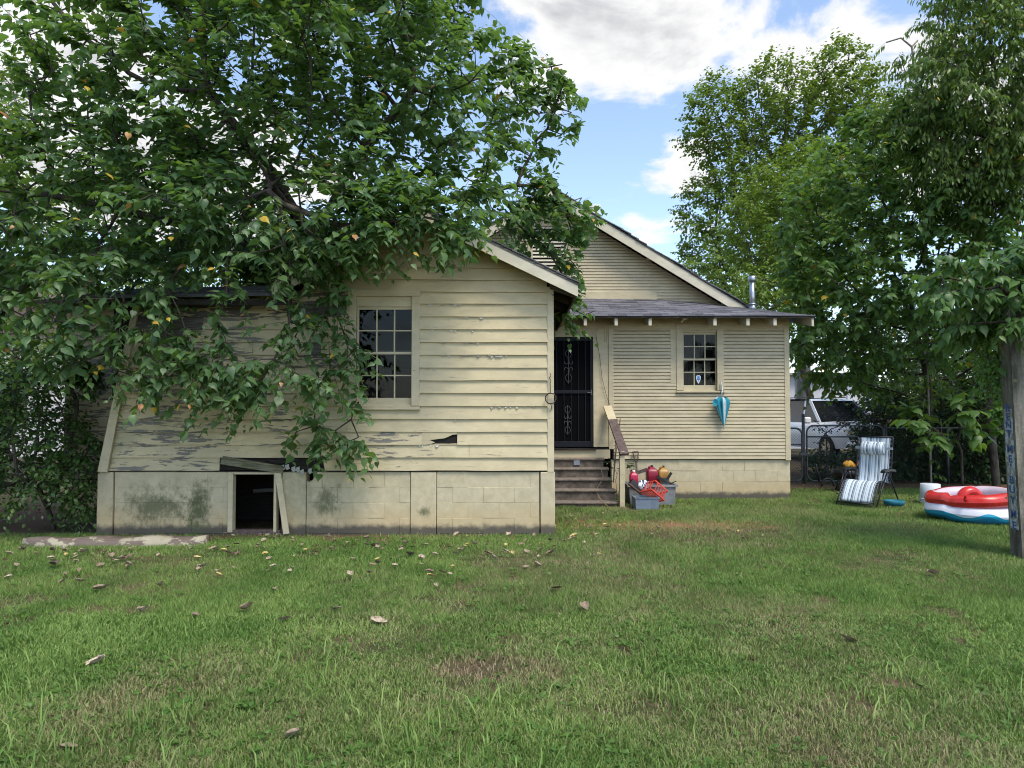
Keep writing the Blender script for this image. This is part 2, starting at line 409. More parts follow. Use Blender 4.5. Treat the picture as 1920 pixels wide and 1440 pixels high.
# ------------------------------------------------------------------ the house
house = thing('house', 'old cream weatherboard house with peeling front wing, steps door and low lean-to', 'house')
YF = 9.3                       # front face of the wing
FX0, FX1 = X(188, YF), X(1038, YF)
E = (882 - 858) / 143.0        # lap exposure
def lap(parent, xl0, xl1, xr0, xr1, zl0, zl1, zr0, zr1, y, material, th=0.022, name='siding_board', sub=1, parts=None):
    """bevel siding: bottom edge proud, top tucked under the next board"""
    k = max(1, sub); me = MB(); bot = []; 
    P = [(xl0, y - th, zl0), (xr0, y - th, zr0), (xr0, y, zr0), (xl0, y, zl0), (xl1, y - .004, zl1), (xr1, y - .004, zr1), (xr1, y, zr1), (xl1, y, zl1)]
    # split along the length so the lower edge can waver a little
    n = max(1, int(abs(xr0 - xl0) / .35))
    for i in range(n + 1):
        f = i / n; w = random.uniform(-.004, .004) if 0 < i < n else 0
        xa = xl0 + (xr0 - xl0) * f; xb = xl1 + (xr1 - xl1) * f; za = zl0 + (zr0 - zl0) * f + w; zb = zl1 + (zr1 - zl1) * f
        t2 = th + random.uniform(-.002, .003)
        me.v += [(xa, y - t2, za), (xa, y, za), (xb, y - .004, zb + .012), (xb, y, zb + .012)]
    for i in range(n):
        a = 4 * i; c = a + 4
        me.f += [(a, c, c + 2, a + 2), (a, a + 1, c + 1, c), (a + 2, c + 2, c + 3, a + 3), (a + 1, a + 3, c + 3, c + 1)]
    me.f += [(0, 2, 3, 1), (4 * n, 4 * n + 1, 4 * n + 3, 4 * n + 2)]; me.m = [0] * len(me.f)
    return me.build(name, material, parent)

RK = 9.0                       # rake plane of the front gable
AP = at(797, 388, RK); EV = at(1083.5, 528, RK)
SL = (AP.z - EV.z) / (EV.x - AP.x)
def rake_z(x): return AP.z - .06 - SL * abs(x - AP.x)
WZ0 = Z(882, YF)
front = link('front_wall', None, house); WIN = (X(653, YF), X(787, YF), Z(768, YF), Z(556, YF))
slant = lambda z: X(205, YF) + (z - Z(880, YF)) * (X(262, YF) - X(205, YF)) / (Z(560, YF) - Z(880, YF))
HX0, HX1 = X(792, YF), X(858, YF)
random.seed(3)
for i in range(22):
    z0 = WZ0 + i * E; z1 = z0 + E
    left_top = Z(548, YF)
    # courses above the window head settle towards the right
    drop = max(0.0, (i - 13)) * .014
    def zr(z, x): return z - drop * min(1.0, max(0, (x - X(640, YF)) / (FX1 - X(640, YF))))
    xr = FX1 - .075
    # right limit under the rake
    xr0 = min(xr, AP.x + (AP.z - .10 - z0) / SL); xr1 = min(xr, AP.x + (AP.z - .10 - z1) / SL)
    if xr0 <= AP.x + .05: break
    gl0 = AP.x - (AP.z - .10 - z0) / SL; gl1 = AP.x - (AP.z - .10 - z1) / SL
    if z0 < left_top: xl0, xl1 = slant(z0), slant(z1)
    else: xl0, xl1 = max(gl0, AP.x - 1.66), max(gl1, AP.x - 1.66)
    if z1 > rake_z(AP.x) - .05: break
    segs = []
    if z0 > WIN[2] - .04 and z0 < WIN[3] - .02:
        segs = [(xl0, xl1, WIN[0], WIN[0], 'l'), (WIN[1], WIN[1], xr0, xr1, 'r')]
    elif i == 0:
        segs = [(xl0, xl1, X(415, YF), X(415, YF), 'l'), (X(612, YF), X(606, YF), xr0, xr1, 'r')]
    elif i == 2:
        segs = [(xl0, xl1, HX0, HX0, 'l'), (HX1, HX1, xr0, xr1, 'r')]
    elif z0 < WIN[2] - .04:
        c = X(652, YF) if i in (4, 3, 5) else X(random.choice((540, 700, 880, 400)), YF)
        segs = [(xl0, xl1, c - .002, c - .002, 'l'), (c + .002, c + .002, xr0, xr1, 'r')]
    else:
        segs = [(xl0, xl1, xr0, xr1, 'r')]
    if z0 < WIN[3] - .02 and z1 > WIN[3] + .02: segs.append((WIN[0], WIN[0], WIN[1], WIN[1], 'h'))
    # long boards on the old left half are butted
    out = []
    for s_ in segs:
        if s_[4] == 'l' and s_[2] - s_[0] > 2.0:
            c = s_[0] + random.uniform(.8, (s_[2] - s_[0]) - .6); out += [(s_[0], s_[1], c - .002, c - .002, 'l'), (c + .002, c + .002, s_[2], s_[3], 'l')]
        else: out.append(s_)
    bare = {8: (445, 566), 12: (556, 640), 10: (272, 342), 9: (584, 602), 11: (300, 380)}.get(i)
    if bare:
        res = []
        for s_ in out:
            xa, xb = X(bare[0], YF), X(bare[1], YF)
            if s_[4] == 'l' and s_[0] < xa and s_[2] > xb: res += [(s_[0], s_[1], xa, xa, 'l'), (xa + .001, xa + .001, xb, xb, 'b'), (xb + .001, xb + .001, s_[2], s_[3], 'l')]
            else: res.append(s_)
        out = res
    for (a0, a1, b0, b1, k) in out:
        if k == 'b': lap(front, a0, a1, b0, b1, z0, z1, zr(z0, b0), zr(z1, b1), YF, M['oldwood'], .026); continue
        if k == 'h': lap(front, a0 + .002, a1 + .002, b0 - .002, b1 - .002, WIN[3] + .03, z1, WIN[3] + .03, z1 - .004, YF, M['rotten'], .02); continue
        mm = M['lap'] if k == 'l' else M['lap_right']
        if k == 'l' and (i >= 12 or (i in (10, 8) and a0 > X(500, YF)) or (i == 11 and a0 < X(300, YF))): mm = M['rotten']
        lap(front, a0, a1, b0, b1, z0, z1, zr(z0, b0), zr(z1, b1), YF, mm, .029 + random.uniform(0, .005))
# broken board with the hole
z0 = WZ0 + 2 * E; z1 = z0 + E
hm = MB()
hm.prism_y([(HX0 + .002, z0), (HX0 + .05, z0), (HX0 + .12, z0 + .012), (HX0 + .17, z0 + .028), (HX0 + .10, z0 + .060), (HX0 + .30, z0 + .085), (HX0 + .40, z0 + .13), (HX1 - .002, z0 + .135), (HX1 - .002, z1), (HX0 + .002, z1)], YF - .021, YF - .002)
hm.prism_y([(HX0 + .17, z0 + .001), (HX1 - .004, z0 + .001), (HX1 - .01, z0 + .018), (HX0 + .35, z0 + .012)], YF - .021, YF - .004)
hm.build('siding_board', M['lap_right'], front)['label'] = 'broken siding board with a torn hole'
fl = MB(); fl.hexa([(HX0 + .33, YF + .02, z0 + .02), (HX1 - .02, YF + .03, z0 + .015), (HX1 - .02, YF + .05, z0 + .015), (HX0 + .33, YF + .04, z0 + .02), (HX0 + .42, YF + .01, z0 + .10), (HX1 - .01, YF + .015, z0 + .125), (HX1 - .01, YF + .035, z0 + .125), (HX0 + .42, YF + .03, z0 + .10)])
fl.build('splintered_board', M['oldwood'], front)
# curled paint flakes along the lower lap edges
fk = MB(); random.seed(11)
spots = [(823, 595, 5), (860, 600, 3), (872, 617, 3), (830, 642, 4), (905, 642, 3), (845, 667, 4), (900, 667, 5), (850, 691, 5), (890, 692, 6), (915, 691, 5), (940, 692, 4), (800, 714, 3), (935, 787, 6), (985, 788, 3), (845, 812, 4), (810, 860, 5), (700, 480, 5), (735, 497, 5), (880, 538, 5), (830, 541, 4), (960, 549, 3), (290, 600, 6), (330, 612, 5), (560, 670, 6), (600, 690, 5), (380, 740, 6), (300, 770, 5), (480, 790, 6), (420, 820, 5), (500, 850, 4), (650, 700, 2)]
for (u, v, n) in spots:
    # snap to the nearest lap edge
    zc = Z(v, YF); i = round((zc - WZ0) / E); zc = WZ0 + i * E + E - .004
    for k in range(n):
        x = X(u, YF) + random.uniform(-.18, .18); w = random.uniform(.015, .075); h = random.uniform(.008, .03); o = random.uniform(.006, .022)
        y = YF - .004 - .018 * (.1)
        fk.grid([[(x, YF - .009, zc), (x + w * .5, YF - .009, zc - .002), (x + w, YF - .009, zc)],
                 [(x + w * .1, YF - .012 - o * .5, zc - h * .6), (x + w * .5, YF - .013 - o * .3, zc - h * .8), (x + w * .85, YF - .012 - o * .4, zc - h * .5)],
                 [(x + w * .2, YF - .014 - o, zc - h * .8), (x + w * .5, YF - .016 - o, zc - h * 1.1), (x + w * .8, YF - .012 - o, zc - h * .7)]])
o = fk.build('paint_flakes', simple('curled_paint_flake', (.62, .60, .52), .7, .25, 60), front); o['kind'] = 'stuff'
# sheathing behind, open at the window
sh = MB(); yb0, yb1 = YF + .002, YF + .10
sh.box(slant(WZ0) + .04, WIN[0] + .04, yb0, yb1, WZ0 + .0, Z(556, YF))
sh.box(WIN[1] - .04, FX1 - .03, yb0, yb1, WZ0, EV.z + .02)
sh.box(WIN[0] + .04, WIN[1] - .04, yb0, yb1, WZ0 + E * 3, WIN[2])
sh.box(WIN[0] + .04, HX0 + .05, yb0, yb1, WZ0, WZ0 + E * 3); sh.box(HX1 + .06, WIN[1] + .6, yb0 + .003, yb1, WZ0, WZ0 + E * 3)
sh.prism_y([(AP.x - 1.66, WIN[3]), (WIN[1] - .04, WIN[3]), (WIN[1] - .04, EV.z), (FX1 - .03, EV.z + .023), (AP.x + .05, AP.z - .12), (AP.x - .05, AP.z - .12), (AP.x - 1.66, EV.z)], yb0, yb1)
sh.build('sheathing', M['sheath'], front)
# rotted bottom course between the boards: grey splinters and the mossy fallen board
rt = MB(); random.seed(21)
for k in range(7):
    xa = X(418 + k * 27, YF) + random.uniform(-.03, .03); xb = xa + random.uniform(.25, .5)
    zc = WZ0 + random.uniform(.02, .14)
    rt.hexa([(xa, YF - .012, zc), (xb, YF - .012, zc - .02), (xb, YF, zc - .02), (xa, YF, zc), (xa, YF - .012, zc + random.uniform(.015, .05)), (xb, YF - .012, zc + .01), (xb, YF, zc + .01), (xa, YF, zc + .03)])
rt.build('rotted_board', M['darkwood'], front)
mb = MB(); a = at(415, 864, YF - .05); b = at(531, 882, YF - .05)
mb.beam(a, b, .03, .085, (0, -1, .0) if False else (0, 0, 1)); mb.beam(a + Vector((.03, -.012, .052)), b + Vector((0, -.012, .048)), .05, .018)
mb.build('loose_board', M['mossy'], front)['label'] = 'mossy loose board hanging over the crawlspace opening'
wf = MB()
for k in range(6):
    x = X(532 + k * 9, YF) + random.uniform(-.03, .03); z = Z(880, YF) + random.uniform(-.015, .06)
    wf.grid([[(x, YF - .03, z), (x + .05, YF - .035, z + .02)], [(x + .01, YF - .06, z - .03), (x + .06, YF - .055, z - .02)], [(x + .03, YF - .05, z - .06), (x + .07, YF - .045, z - .04)]])
wf.build('torn_paint', simple('torn_white_paint_skin', (.40, .39, .35), .7), front)
# corner boards
cb = MB(); cb.bbox(FX1 - .084, FX1 + .002, YF - .032, YF + .02, WZ0 - .02, EV.z - .02, .004); cb.build('corner_board', M['trim'], front)
lb = MB(); a = at(193, 884, YF - .06); b = at(258, 562, YF - .03); d = (b - a)
lb.hexa([a + Vector((-.06, -.02, 0)), a + Vector((.06, -.02, -.01)), a + Vector((.06, .01, -.01)), a + Vector((-.06, .01, 0)), b + Vector((-.035, -.02, 0)), b + Vector((.05, -.02, .02)), b + Vector((.05, .01, .02)), b + Vector((-.035, .01, 0))])
lb.build('leaning_corner_board', M['trim'], front)['label'] = 'detached corner board leaning out of plumb'
# wing side / back walls, floor, interior
wl = MB()
wl.box(FX1 - .10, FX1 - .02, YF + .10, 12.95, WZ0 - .05, EV.z + .02)
wl.box(AP.x - 1.66, AP.x - 1.58, YF + .5, 12.9, WZ0, EV.z)
wl.box(FX0 + .35, AP.x - 1.66, YF + 1.1, YF + 1.18, 0, 3.05)
wl.box(slant(1.0) + .02, slant(1.0) + .10, YF + .10, YF + 1.1, WZ0, 2.6)
wl.box(AP.x - 1.58, FX1 - .10, 12.8, 12.9, WZ0, 4.2)
wl.build('side_wall', M['sheath'], house)
ff = MB(); ff.box(slant(WZ0) + .1, FX1 - .1, YF + .105, 12.8, WZ0 + .01, WZ0 + .06); ff.build('floor', M['darkwood'], house)

def window(parent, x0, x1, z0, z1, y, cas, sillh, glass, rows=2, cols=3, label=None, sticker=False):
    """double hung sash window: casing (the part), sashes, muntins, panes and sill"""
    cm = MB(); t = .034
    cm.bbox(x0, x0 + cas, y - t, y + .02, z0 + sillh, z1 - cas * .0, .003); cm.bbox(x1 - cas, x1, y - t, y + .02, z0 + sillh, z1, .003)
    cm.bbox(x0 - .004, x1 + .004, y - t - .006, y + .02, z1, z1 + cas * .85, .003)
    gx0, gx1, gz0, gz1 = glass
    # jamb liner
    cm.box(x0 + cas, gx0 - .03, y - .012, y + .09, z0 + sillh, z1); cm.box(gx1 + .03, x1 - cas, y - .012, y + .09, z0 + sillh, z1)
    cm.box(x0 + cas, x1 - cas, y - .008, y + .09, gz1 + .035, z1)
    w = cm.build('window', M['trim'], parent)
    if label: w['label'] = label
    sm = MB(); sm.hexa([(x0 - .01, y - .06, z0), (x1 + .01, y - .06, z0), (x1 + .01, y + .05, z0 + .006), (x0 - .01, y + .05, z0 + .006), (x0 - .01, y - .06, z0 + sillh - .012), (x1 + .01, y - .06, z0 + sillh - .012), (x1 + .01, y + .05, z0 + sillh), (x0 - .01, y + .05, z0 + sillh)])
    sm.build('sill', M['trim'], w)
    zm = (gz0 + gz1) / 2 + .01
    for (za, zb, yy, nm) in ((zm, gz1, y + .012, 'upper_sash'), (gz0, zm, y + .045, 'lower_sash')):
        s = MB(); fw = .032; bot = .03 if nm == 'upper_sash' else .0
        s.box(gx0 - fw, gx0, yy, yy + .03, za - (.02 if bot else .05), zb + fw); s.box(gx1, gx1 + fw, yy, yy + .03, za - (.02 if bot else .05), zb + fw)
        s.box(gx0, gx1, yy + .001, yy + .03, zb - .002, zb + fw)
        s.box(gx0, gx1, yy + .001, yy + .03, (za - .02) if bot else z0 + sillh - .01, za + (.012 if bot else 0))
        s.build('sash', M['trim'], w)
        zlo = za + (.012 if bot else 0)
        for c in range(1, cols):
            x = gx0 + (gx1 - gx0) * c / cols; mu = MB(); mu.box(x - .009, x + .009, yy + .004, yy + .026, zlo, zb); mu.build('muntin', M['trim'], w)
        for r in range(1, rows):
            z = zlo + (zb - zlo) * r / rows; mu = MB(); mu.box(gx0, gx1, yy + .006, yy + .024, z - .008, z + .008); mu.build('muntin', M['trim'], w)
        for c in range(cols):
            for r in range(rows):
                xa = gx0 + (gx1 - gx0) * c / cols; xb = gx0 + (gx1 - gx0) * (c + 1) / cols; z_a = zlo + (zb - zlo) * r / rows; z_b = zlo + (zb - zlo) * (r + 1) / rows
                pn = MB(); j = random.uniform(-.002, .002); pn.hexa([(xa, yy + .014 + j, z_a), (xb, yy + .014 - j, z_a), (xb, yy + .017 - j, z_a), (xa, yy + .017 + j, z_a), (xa, yy + .014 + j, z_b), (xb, yy + .014 - j, z_b), (xb, yy + .017 - j, z_b), (xa, yy + .017 + j, z_b)])
                pn.build('pane', M['glass'], w)
    return w
wfront = window(house, WIN[0], WIN[1], WIN[2], WIN[3], YF, .105, .05, (X(672, YF), X(772, YF), Z(746, YF), Z(580, YF)), label='six over six sash window half covered by leaves')
ct = MB(); ct.grid([[(X(672 + 3 * k, YF + .25), YF + .22 + .03 * math.sin(k * 1.3), Z(690, YF)), (X(672 + 3 * k, YF + .25), YF + .22 + .03 * math.sin(k * 1.3 + .3), Z(760, YF))] for k in range(36)])
ct.build('curtain', simple('dim_grey_curtain', (.10, .10, .12), .9), wfront, True)

# front wing foundation -------------------------------------------------
fnd = link('foundation', None, house); fz1 = Z(885, YF)
random.seed(5)
def pier(u0, u1, y0=YF - .022, zt=fz1):
    m = MB(); m.bbox(X(u0, YF), X(u1, YF), y0, YF + .18, -.06, zt, .008); m.build('pier', M['block'], fnd)
def blocks(u0, u1, y, zt, parent, rows, Yp=None, h=.2, off=0, L=.405, skip=(), low=0.0):
    x0, x1 = X(u0, Yp or y), X(u1, Yp or y); bk = MB(); bk.box(x0 + .002, x1 - .002, y + .004, y + .17, -.05, zt - .004 - low); bk.build('mortar', M['block'], parent)
    for r in range(rows):
        zb = zt - r * h; za = max(zb - h, -.05)
        x = x0 - (L * .5 if (r + off) % 2 else 0); k = 0
        while x < x1 - .02:
            xa = max(x, x0); xb = min(x + L, x1); x += L
            if xb - xa < .03 or (r, k) in skip: k += 1; continue
            k += 1
            g = .0008; j = random.uniform(-.004, .004); bm_ = MB(); c = .003
            ya = y + j; t0, t1 = random.uniform(-.003, .003), random.uniform(-.003, .003)
            bm_.hexa([(xa + g, ya + c, za + g), (xb - g, ya + c, za + g), (xb - g, y + .16, za + g), (xa + g, y + .16, za + g), (xa + g, ya + c, zb - g + t0), (xb - g, ya + c, zb - g + t1), (xb - g, y + .16, zb - g + t1), (xa + g, y + .16, zb - g + t0)])
            bm_.add([(xa + g, ya + c, za + g), (xb - g, ya + c, za + g), (xb - g, ya + c, zb - g + t1), (xa + g, ya + c, zb - g + t0), (xa + g + c, ya, za + g + c), (xb - g - c, ya, za + g + c), (xb - g - c, ya, zb - g - c + t1), (xa + g + c, ya, zb - g - c + t0)],
                    [(0, 1, 5, 4), (1, 2, 6, 5), (2, 3, 7, 6), (3, 0, 4, 7), (4, 5, 6, 7)])
            bm_.build('concrete_block', M['block'], parent)
pier(188, 217); blocks(219, 432, YF, fz1, fnd, 5); pier(531, 576, YF - .012); blocks(577, 770, YF, fz1, fnd, 5, off=1, skip=((0, 0),), low=.2); pier(771, 819, YF - .016); blocks(820, 1011, YF, fz1, fnd, 5); pier(1013, 1040, YF - .03)
ph = MB(); ph.box(X(592, YF), X(606, YF) - .004, YF + .001, YF + .15, fz1 - .199, fz1); ph.build('concrete_block', M['block'], fnd)
ph = MB(); ph.prism_y([(X(577, YF) + .001, fz1 - .2), (X(592, YF) - .001, fz1 - .2), (X(592, YF) - .001, fz1 - .06), (X(587, YF), fz1 - .11), (X(582, YF), fz1 - .13), (X(577, YF) + .001, fz1 - .12)], YF + .003, YF + .15); ph.build('concrete_block', M['block'], fnd)
# crawlspace opening frame
fr = MB(); fr.bbox(X(432, YF), X(441, YF), YF - .03, YF + .08, .02, fz1, .003); fr.build('opening_frame', M['trim'], fnd)
fr = MB(); fr.bbox(X(517, YF), X(522, YF), YF - .03, YF + .08, .02, fz1, .003); fr.build('opening_frame', M['trim'], fnd)
fr = MB(); fr.bbox(X(441, YF), X(517, YF), YF - .02, YF + .08, fz1 - .03, fz1 + .0, .003); fr.build('opening_frame', M['trim'], fnd)
fr = MB(); fr.bbox(X(433, YF), X(530, YF), YF - .02, YF + .12, -.03, .045, .004); fr.build('opening_sill', M['railwood'], fnd)
fr = MB(); a = at(521, 884, YF - .05); b = at(537, 1001, YF - .1); fr.beam(b, a, .075, .02, (0, 1, 0)); fr.build('leaning_strip', M['trim'], fnd)['label'] = 'narrow board leaning beside the opening'
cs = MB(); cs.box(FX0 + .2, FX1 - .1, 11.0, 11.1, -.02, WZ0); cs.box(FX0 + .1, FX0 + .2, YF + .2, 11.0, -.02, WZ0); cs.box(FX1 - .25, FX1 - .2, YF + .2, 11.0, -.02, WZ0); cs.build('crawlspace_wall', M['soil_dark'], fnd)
pp = MB(); pp.tube([(-3.7, 10.2, .45), (-3.3, 10.25, .47), (-2.9, 10.3, .46)], .03, 8); pp.tube([(-3.15, 10.1, 0), (-3.18, 10.1, .5)], .02, 6); pp.build('drain_pipe', simple('dusty_pipe', (.16, .16, .16), .7), fnd)

# front wing roof ---------------------------------------------------------
roof = link('front_roof', None, house); yb = 13.0; XL = 2 * AP.x - EV.x
def slab(poly2, y0, y1, material, name, parent):
    m = MB(); m.prism_y(poly2, y0, y1); return m.build(name, material, parent)
for sgn, ex in ((1, EV.x), (-1, XL)):
    slab([(AP.x, AP.z - .02), (ex, EV.z - .02), (ex, EV.z - .055), (AP.x, AP.z - .055)], RK + .01, yb, M['darkwood'], 'roof_deck', roof)
    # shingles in courses, their butt edges showing at the rake
    n = 14
    for k in range(n):
        f0, f1 = k / n, (k + 1.25) / n; f1 = min(f1, 1)
        x0 = AP.x + (ex - AP.x) * f0; x1 = AP.x + (ex + .02 * sgn - AP.x) * f1; za = AP.z - SL * abs(x0 - AP.x); zb = AP.z - SL * abs(x1 - AP.x)
        slab([(x0, za - .018), (x1, zb - .006), (x1, zb + .008), (x0, za - .008)], RK - .02 + random.uniform(-.008, .008), yb, M['shingle'], 'shingle_course', roof)
    # fascia in two lengths
    m = MB(); d = .155
    xm = AP.x + (ex - AP.x) * .0
    m.prism_y([(AP.x + .002 * sgn, AP.z - .05), (ex, EV.z - .05), (ex, EV.z - .05 - d * .92), (AP.x + .002 * sgn, AP.z - .06 - d)], RK, RK + .025); m.build('rake_board', M['fascia'], roof)
    m = MB(); m.prism_y([(AP.x, AP.z - .024), (ex + .01 * sgn, EV.z - .024), (ex + .01 * sgn, EV.z - .052), (AP.x, AP.z - .052)], RK - .008, RK + .012); m.build('drip_edge', M['oldwood'], roof)
m = MB(); m.box(EV.x - .03, EV.x - .005, RK + .03, yb, EV.z - .18, EV.z - .05); m.build('eave_board', M['oldwood'], roof)
for yy in (9.25, 9.9, 10.6, 11.3, 12.0):
    m = MB(); m.prism_y([(FX1 - .05, EV.z + .06), (EV.x - .03, EV.z - .07), (EV.x - .03, EV.z - .16), (FX1 - .05, EV.z - .05)], yy, yy + .045); m.build('rafter_tail', M['oldwood'], roof)
gv = MB(); gv.prism_y([(AP.x - .30, Z(438, YF)), (AP.x + .42, Z(442, YF)), (AP.x + .36, Z(418, YF)), (AP.x + .02, Z(404, YF)), (AP.x - .26, Z(420, YF))], YF - .01, YF - .003); gv.build('gable_gap', M['darkwood'], roof)
m = MB(); m.tube([at(875, 437, 8.97), at(875, 437, 9.02)], .038, 14); m.build('round_knob', M['darkwood'], roof)
# shed roof over the old left end
sh2 = MB(); sh2.hexa([(FX0 - .15, RK - .05, 3.02), (AP.x - 1.7, RK - .05, 3.06), (AP.x - 1.7, YF + 1.3, 3.45), (FX0 - .15, YF + 1.3, 3.40), (FX0 - .15, RK - .05, 3.06), (AP.x - 1.7, RK - .05, 3.10), (AP.x - 1.7, YF + 1.3, 3.50), (FX0 - .15, YF + 1.3, 3.44)])
sh2.build('shed_roof', M['shingle'], roof)
m = MB(); m.box(FX0 - .1, AP.x - 1.7, RK + .0, RK + .03, 2.95, 3.02); m.build('eave_board', M['darkwood'], roof)
# set-back wall at the far left
lw = link('left_wall', None, house); YL = 10.25
for i in range(20):
    z0 = .62 + i * .165
    if z0 > 3.2: break
    lap(lw, X(128, YL), X(128, YL), -4.6, -4.6, z0, z0 + .165, z0, z0 + .165, YL, M['lap'], .02)
m = MB(); m.bbox(X(124, YL), X(132, YL), YL - .03, YL + .02, .55, 3.2, .003); m.build('corner_board', M['trim'], lw)
m = MB(); m.box(X(126, YL), -4.6, YL + .002, YL + .1, .6, 3.2); m.build('sheathing', M['sheath'], lw)
blocks(126, 188, YL + .01, .615, fnd, 4, Yp=YL)
m = MB(); m.hexa([(-6.8, 9.9, 3.1), (-4.5, 9.9, 3.1), (-4.5, 12, 3.5), (-6.8, 12, 3.5), (-6.8, 9.9, 3.15), (-4.5, 9.9, 3.15), (-4.5, 12, 3.55), (-6.8, 12, 3.55)]); m.build('shed_roof', M['shingle'], lw)
# ------------------------------------------------------------------ lean-to with the door
YR = 13.0; LX1 = X(1479, YR); SZ0 = Z(862, YR); SZ1 = Z(617, YR); ROW = 6.5 / 102.3
rear = link('lean_to_wall', None, house); random.seed(9)
W2 = (X(1268, YR), X(1357, YR), Z(736, YR), Z(619, YR)); xs0 = X(1150, YR); xs1 = LX1 - .085
def narrow(parent, x0, x1, z0, z1, y, xr1=None, x01=None, mat_=None):
    th = .021; xr1 = x1 if xr1 is None else xr1; x01 = x0 if x01 is None else x01; g = .017
    m = MB(); n = max(1, int((x1 - x0) / .6)); j = [random.uniform(-.0008, .0008) for _ in range(n + 1)]
    for i in range(n + 1):
        f = i / n; xa = x0 + (x1 - x0) * f; xb = x01 + (xr1 - x01) * f
        m.v += [(xa, y - th + random.uniform(-.001, .001), z0 + g + j[i]), (xa, y, z0 + g * .4 + j[i]), (xb, y - th * .8, z1 - .002 + j[i]), (xb, y, z1 + .004)]
    for i in range(n):
        a = 4 * i; c = a + 4; m.f += [(a, c, c + 2, a + 2), (a, a + 1, c + 1, c), (a + 2, c + 2, c + 3, a + 3)]
    m.f += [(0, 2, 3, 1), (4 * n, 4 * n + 1, 4 * n + 3, 4 * n + 2)]; m.m = [0] * len(m.f)
    return m.build('siding_board', mat_ or M['narrow'], parent)
i = 0
while SZ0 + i * ROW < SZ1 - .01:
    z0 = SZ0 + i * ROW; z1 = min(z0 + ROW, SZ1)
    if z1 > W2[2] + .02:
        xl = X(1257, YR) if z0 > Z(720, YR) else W2[0]
        narrow(rear, xs0, xl, z0, z1, YR); narrow(rear, W2[1], xs1, z0, z1, YR)
    else:
        c = random.uniform(xs0 + .6, xs1 - .6)
        if i % 4: narrow(rear, xs0, xs1, z0, z1, YR)
        else: narrow(rear, xs0, c - .0008, z0, z1, YR); narrow(rear, c + .0008, xs1, z0, z1, YR)
    i += 1
m = MB(); m.bbox(X(1257, YR), W2[0] - .002, YR - .02, YR + .02, Z(719, YR), SZ1, .003); m.build('filler_board', M['trim'], rear)
m = MB(); m.bbox(LX1 - .085, LX1 + .01, YR - .028, YR + .05, SZ0 - .01, SZ1 + .06, .003); m.build('corner_board', M['trim'], rear)
m = MB(); m.bbox(.45, LX1 + .008, YR - .024, YR + .03, SZ1 + .001, 3.36, .003); m.build('frieze_board', M['trim'], rear)
m = MB(); y0, y1 = YR + .001, YR + .1
m.box(xs0 - .02, W2[0] + .05, y0, y1, SZ0, 3.3); m.box(W2[1] - .05, LX1 - .01, y0, y1, SZ0, 3.3); m.box(W2[0] + .05, W2[1] - .05, y0, y1, SZ0, W2[2]); m.box(W2[0] + .05, W2[1] - .05, y0, y1, W2[3], 3.3)
m.build('sheathing', M['sheath'], rear)
wrear = window(house, W2[0], W2[1], W2[2], W2[3] - .0, YR, .125, .04, (X(1283, YR), X(1343, YR), Z(722, YR), Z(627, YR)), label='small six over six sash window beside the hanging umbrella')
# security-sign sticker in the lower middle pane
st = MB(); cx, cz = X(1311, YR), Z(711, YR)
sh_ = [(0, -.085), (.03, -.03), (.045, .03), (.04, .06), (.02, .075), (-.02, .075), (-.04, .06), (-.045, .03), (-.03, -.03)]
st.prism_y([(cx + x, cz + z) for x, z in sh_], YR + .050, YR + .053); st.mi = 1
st.prism_y([(cx + x * .72, cz + z * .72 + .012) for x, z in sh_], YR + .0485, YR + .0500); st.mi = 2
st.box(cx - .026, cx + .026, YR + .0475, YR + .0485, cz - .006, cz + .012); st.box(cx - .012, cx + .012, YR + .0475, YR + .0485, cz + .030, cz + .045)
st.build('window_sticker', [simple('sticker_white', (.75, .8, .85), .4), simple('sticker_pale_blue', (.22, .42, .72), .4), simple('sticker_navy', (.04, .10, .30), .4)], wrear)
# room behind the window and the door
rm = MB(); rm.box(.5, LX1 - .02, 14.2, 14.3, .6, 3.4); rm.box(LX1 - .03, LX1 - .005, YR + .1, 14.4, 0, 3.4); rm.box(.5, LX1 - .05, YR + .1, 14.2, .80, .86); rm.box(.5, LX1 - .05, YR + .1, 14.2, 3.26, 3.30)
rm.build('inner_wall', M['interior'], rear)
ct = MB(); ct.grid([[(X(1280 + 2 * k, YR), YR + .3 + .025 * math.sin(k * 1.7), Z(626, YR)), (X(1280 + 2 * k, YR), YR + .3 + .02 * math.sin(k * 1.7 + .4), Z(735, YR))] for k in range(34)])
ct.build('curtain', simple('dark_blue_curtain', (.03, .034, .05), .9), wrear, True)

# door, its trim and the plain panel --------------------------------------
dx1 = X(1112, YR); dx0 = dx1 - .90; dz0 = Z(838, YR); dz1 = Z(632, YR)
dt = link('door_surround', None, house)
for (x0, x1, z0, z1, nm, th) in ((dx0 - .1, dx0, dz0, dz1 + .1, 'door_trim', .03), (dx1, X(1119, YR), dz0, dz1 + .08, 'door_trim', .036), (dx0, dx1, dz1, dz1 + .08, 'door_trim', .032),
                            (X(1119, YR), X(1141, YR), Z(838, YR), SZ1 - .0, 'flat_panel', .012), (X(1141, YR), X(1150, YR), Z(842, YR), SZ1, 'panel_trim', .03),
                            (dx0 - .1, X(1143, YR), Z(858, YR) - .02, Z(843, YR), 'kick_board', .03), (dx0 - .2, X(1119, YR), dz1 + .081, SZ1, 'head_board', .012)):
    m = MB(); m.bbox(x0, x1 - .001, YR - th, YR + .05, z0, z1, .003); m.build(nm, M['trim'], dt)
m = MB(); m.tube([at(1135, 618, YR - .02), at(1134, 641, YR - .02), at(1138, 641, YR - .02), at(1139, 618, YR - .02)], .006, 6); m.build('cable_loop', M['trim'], dt)
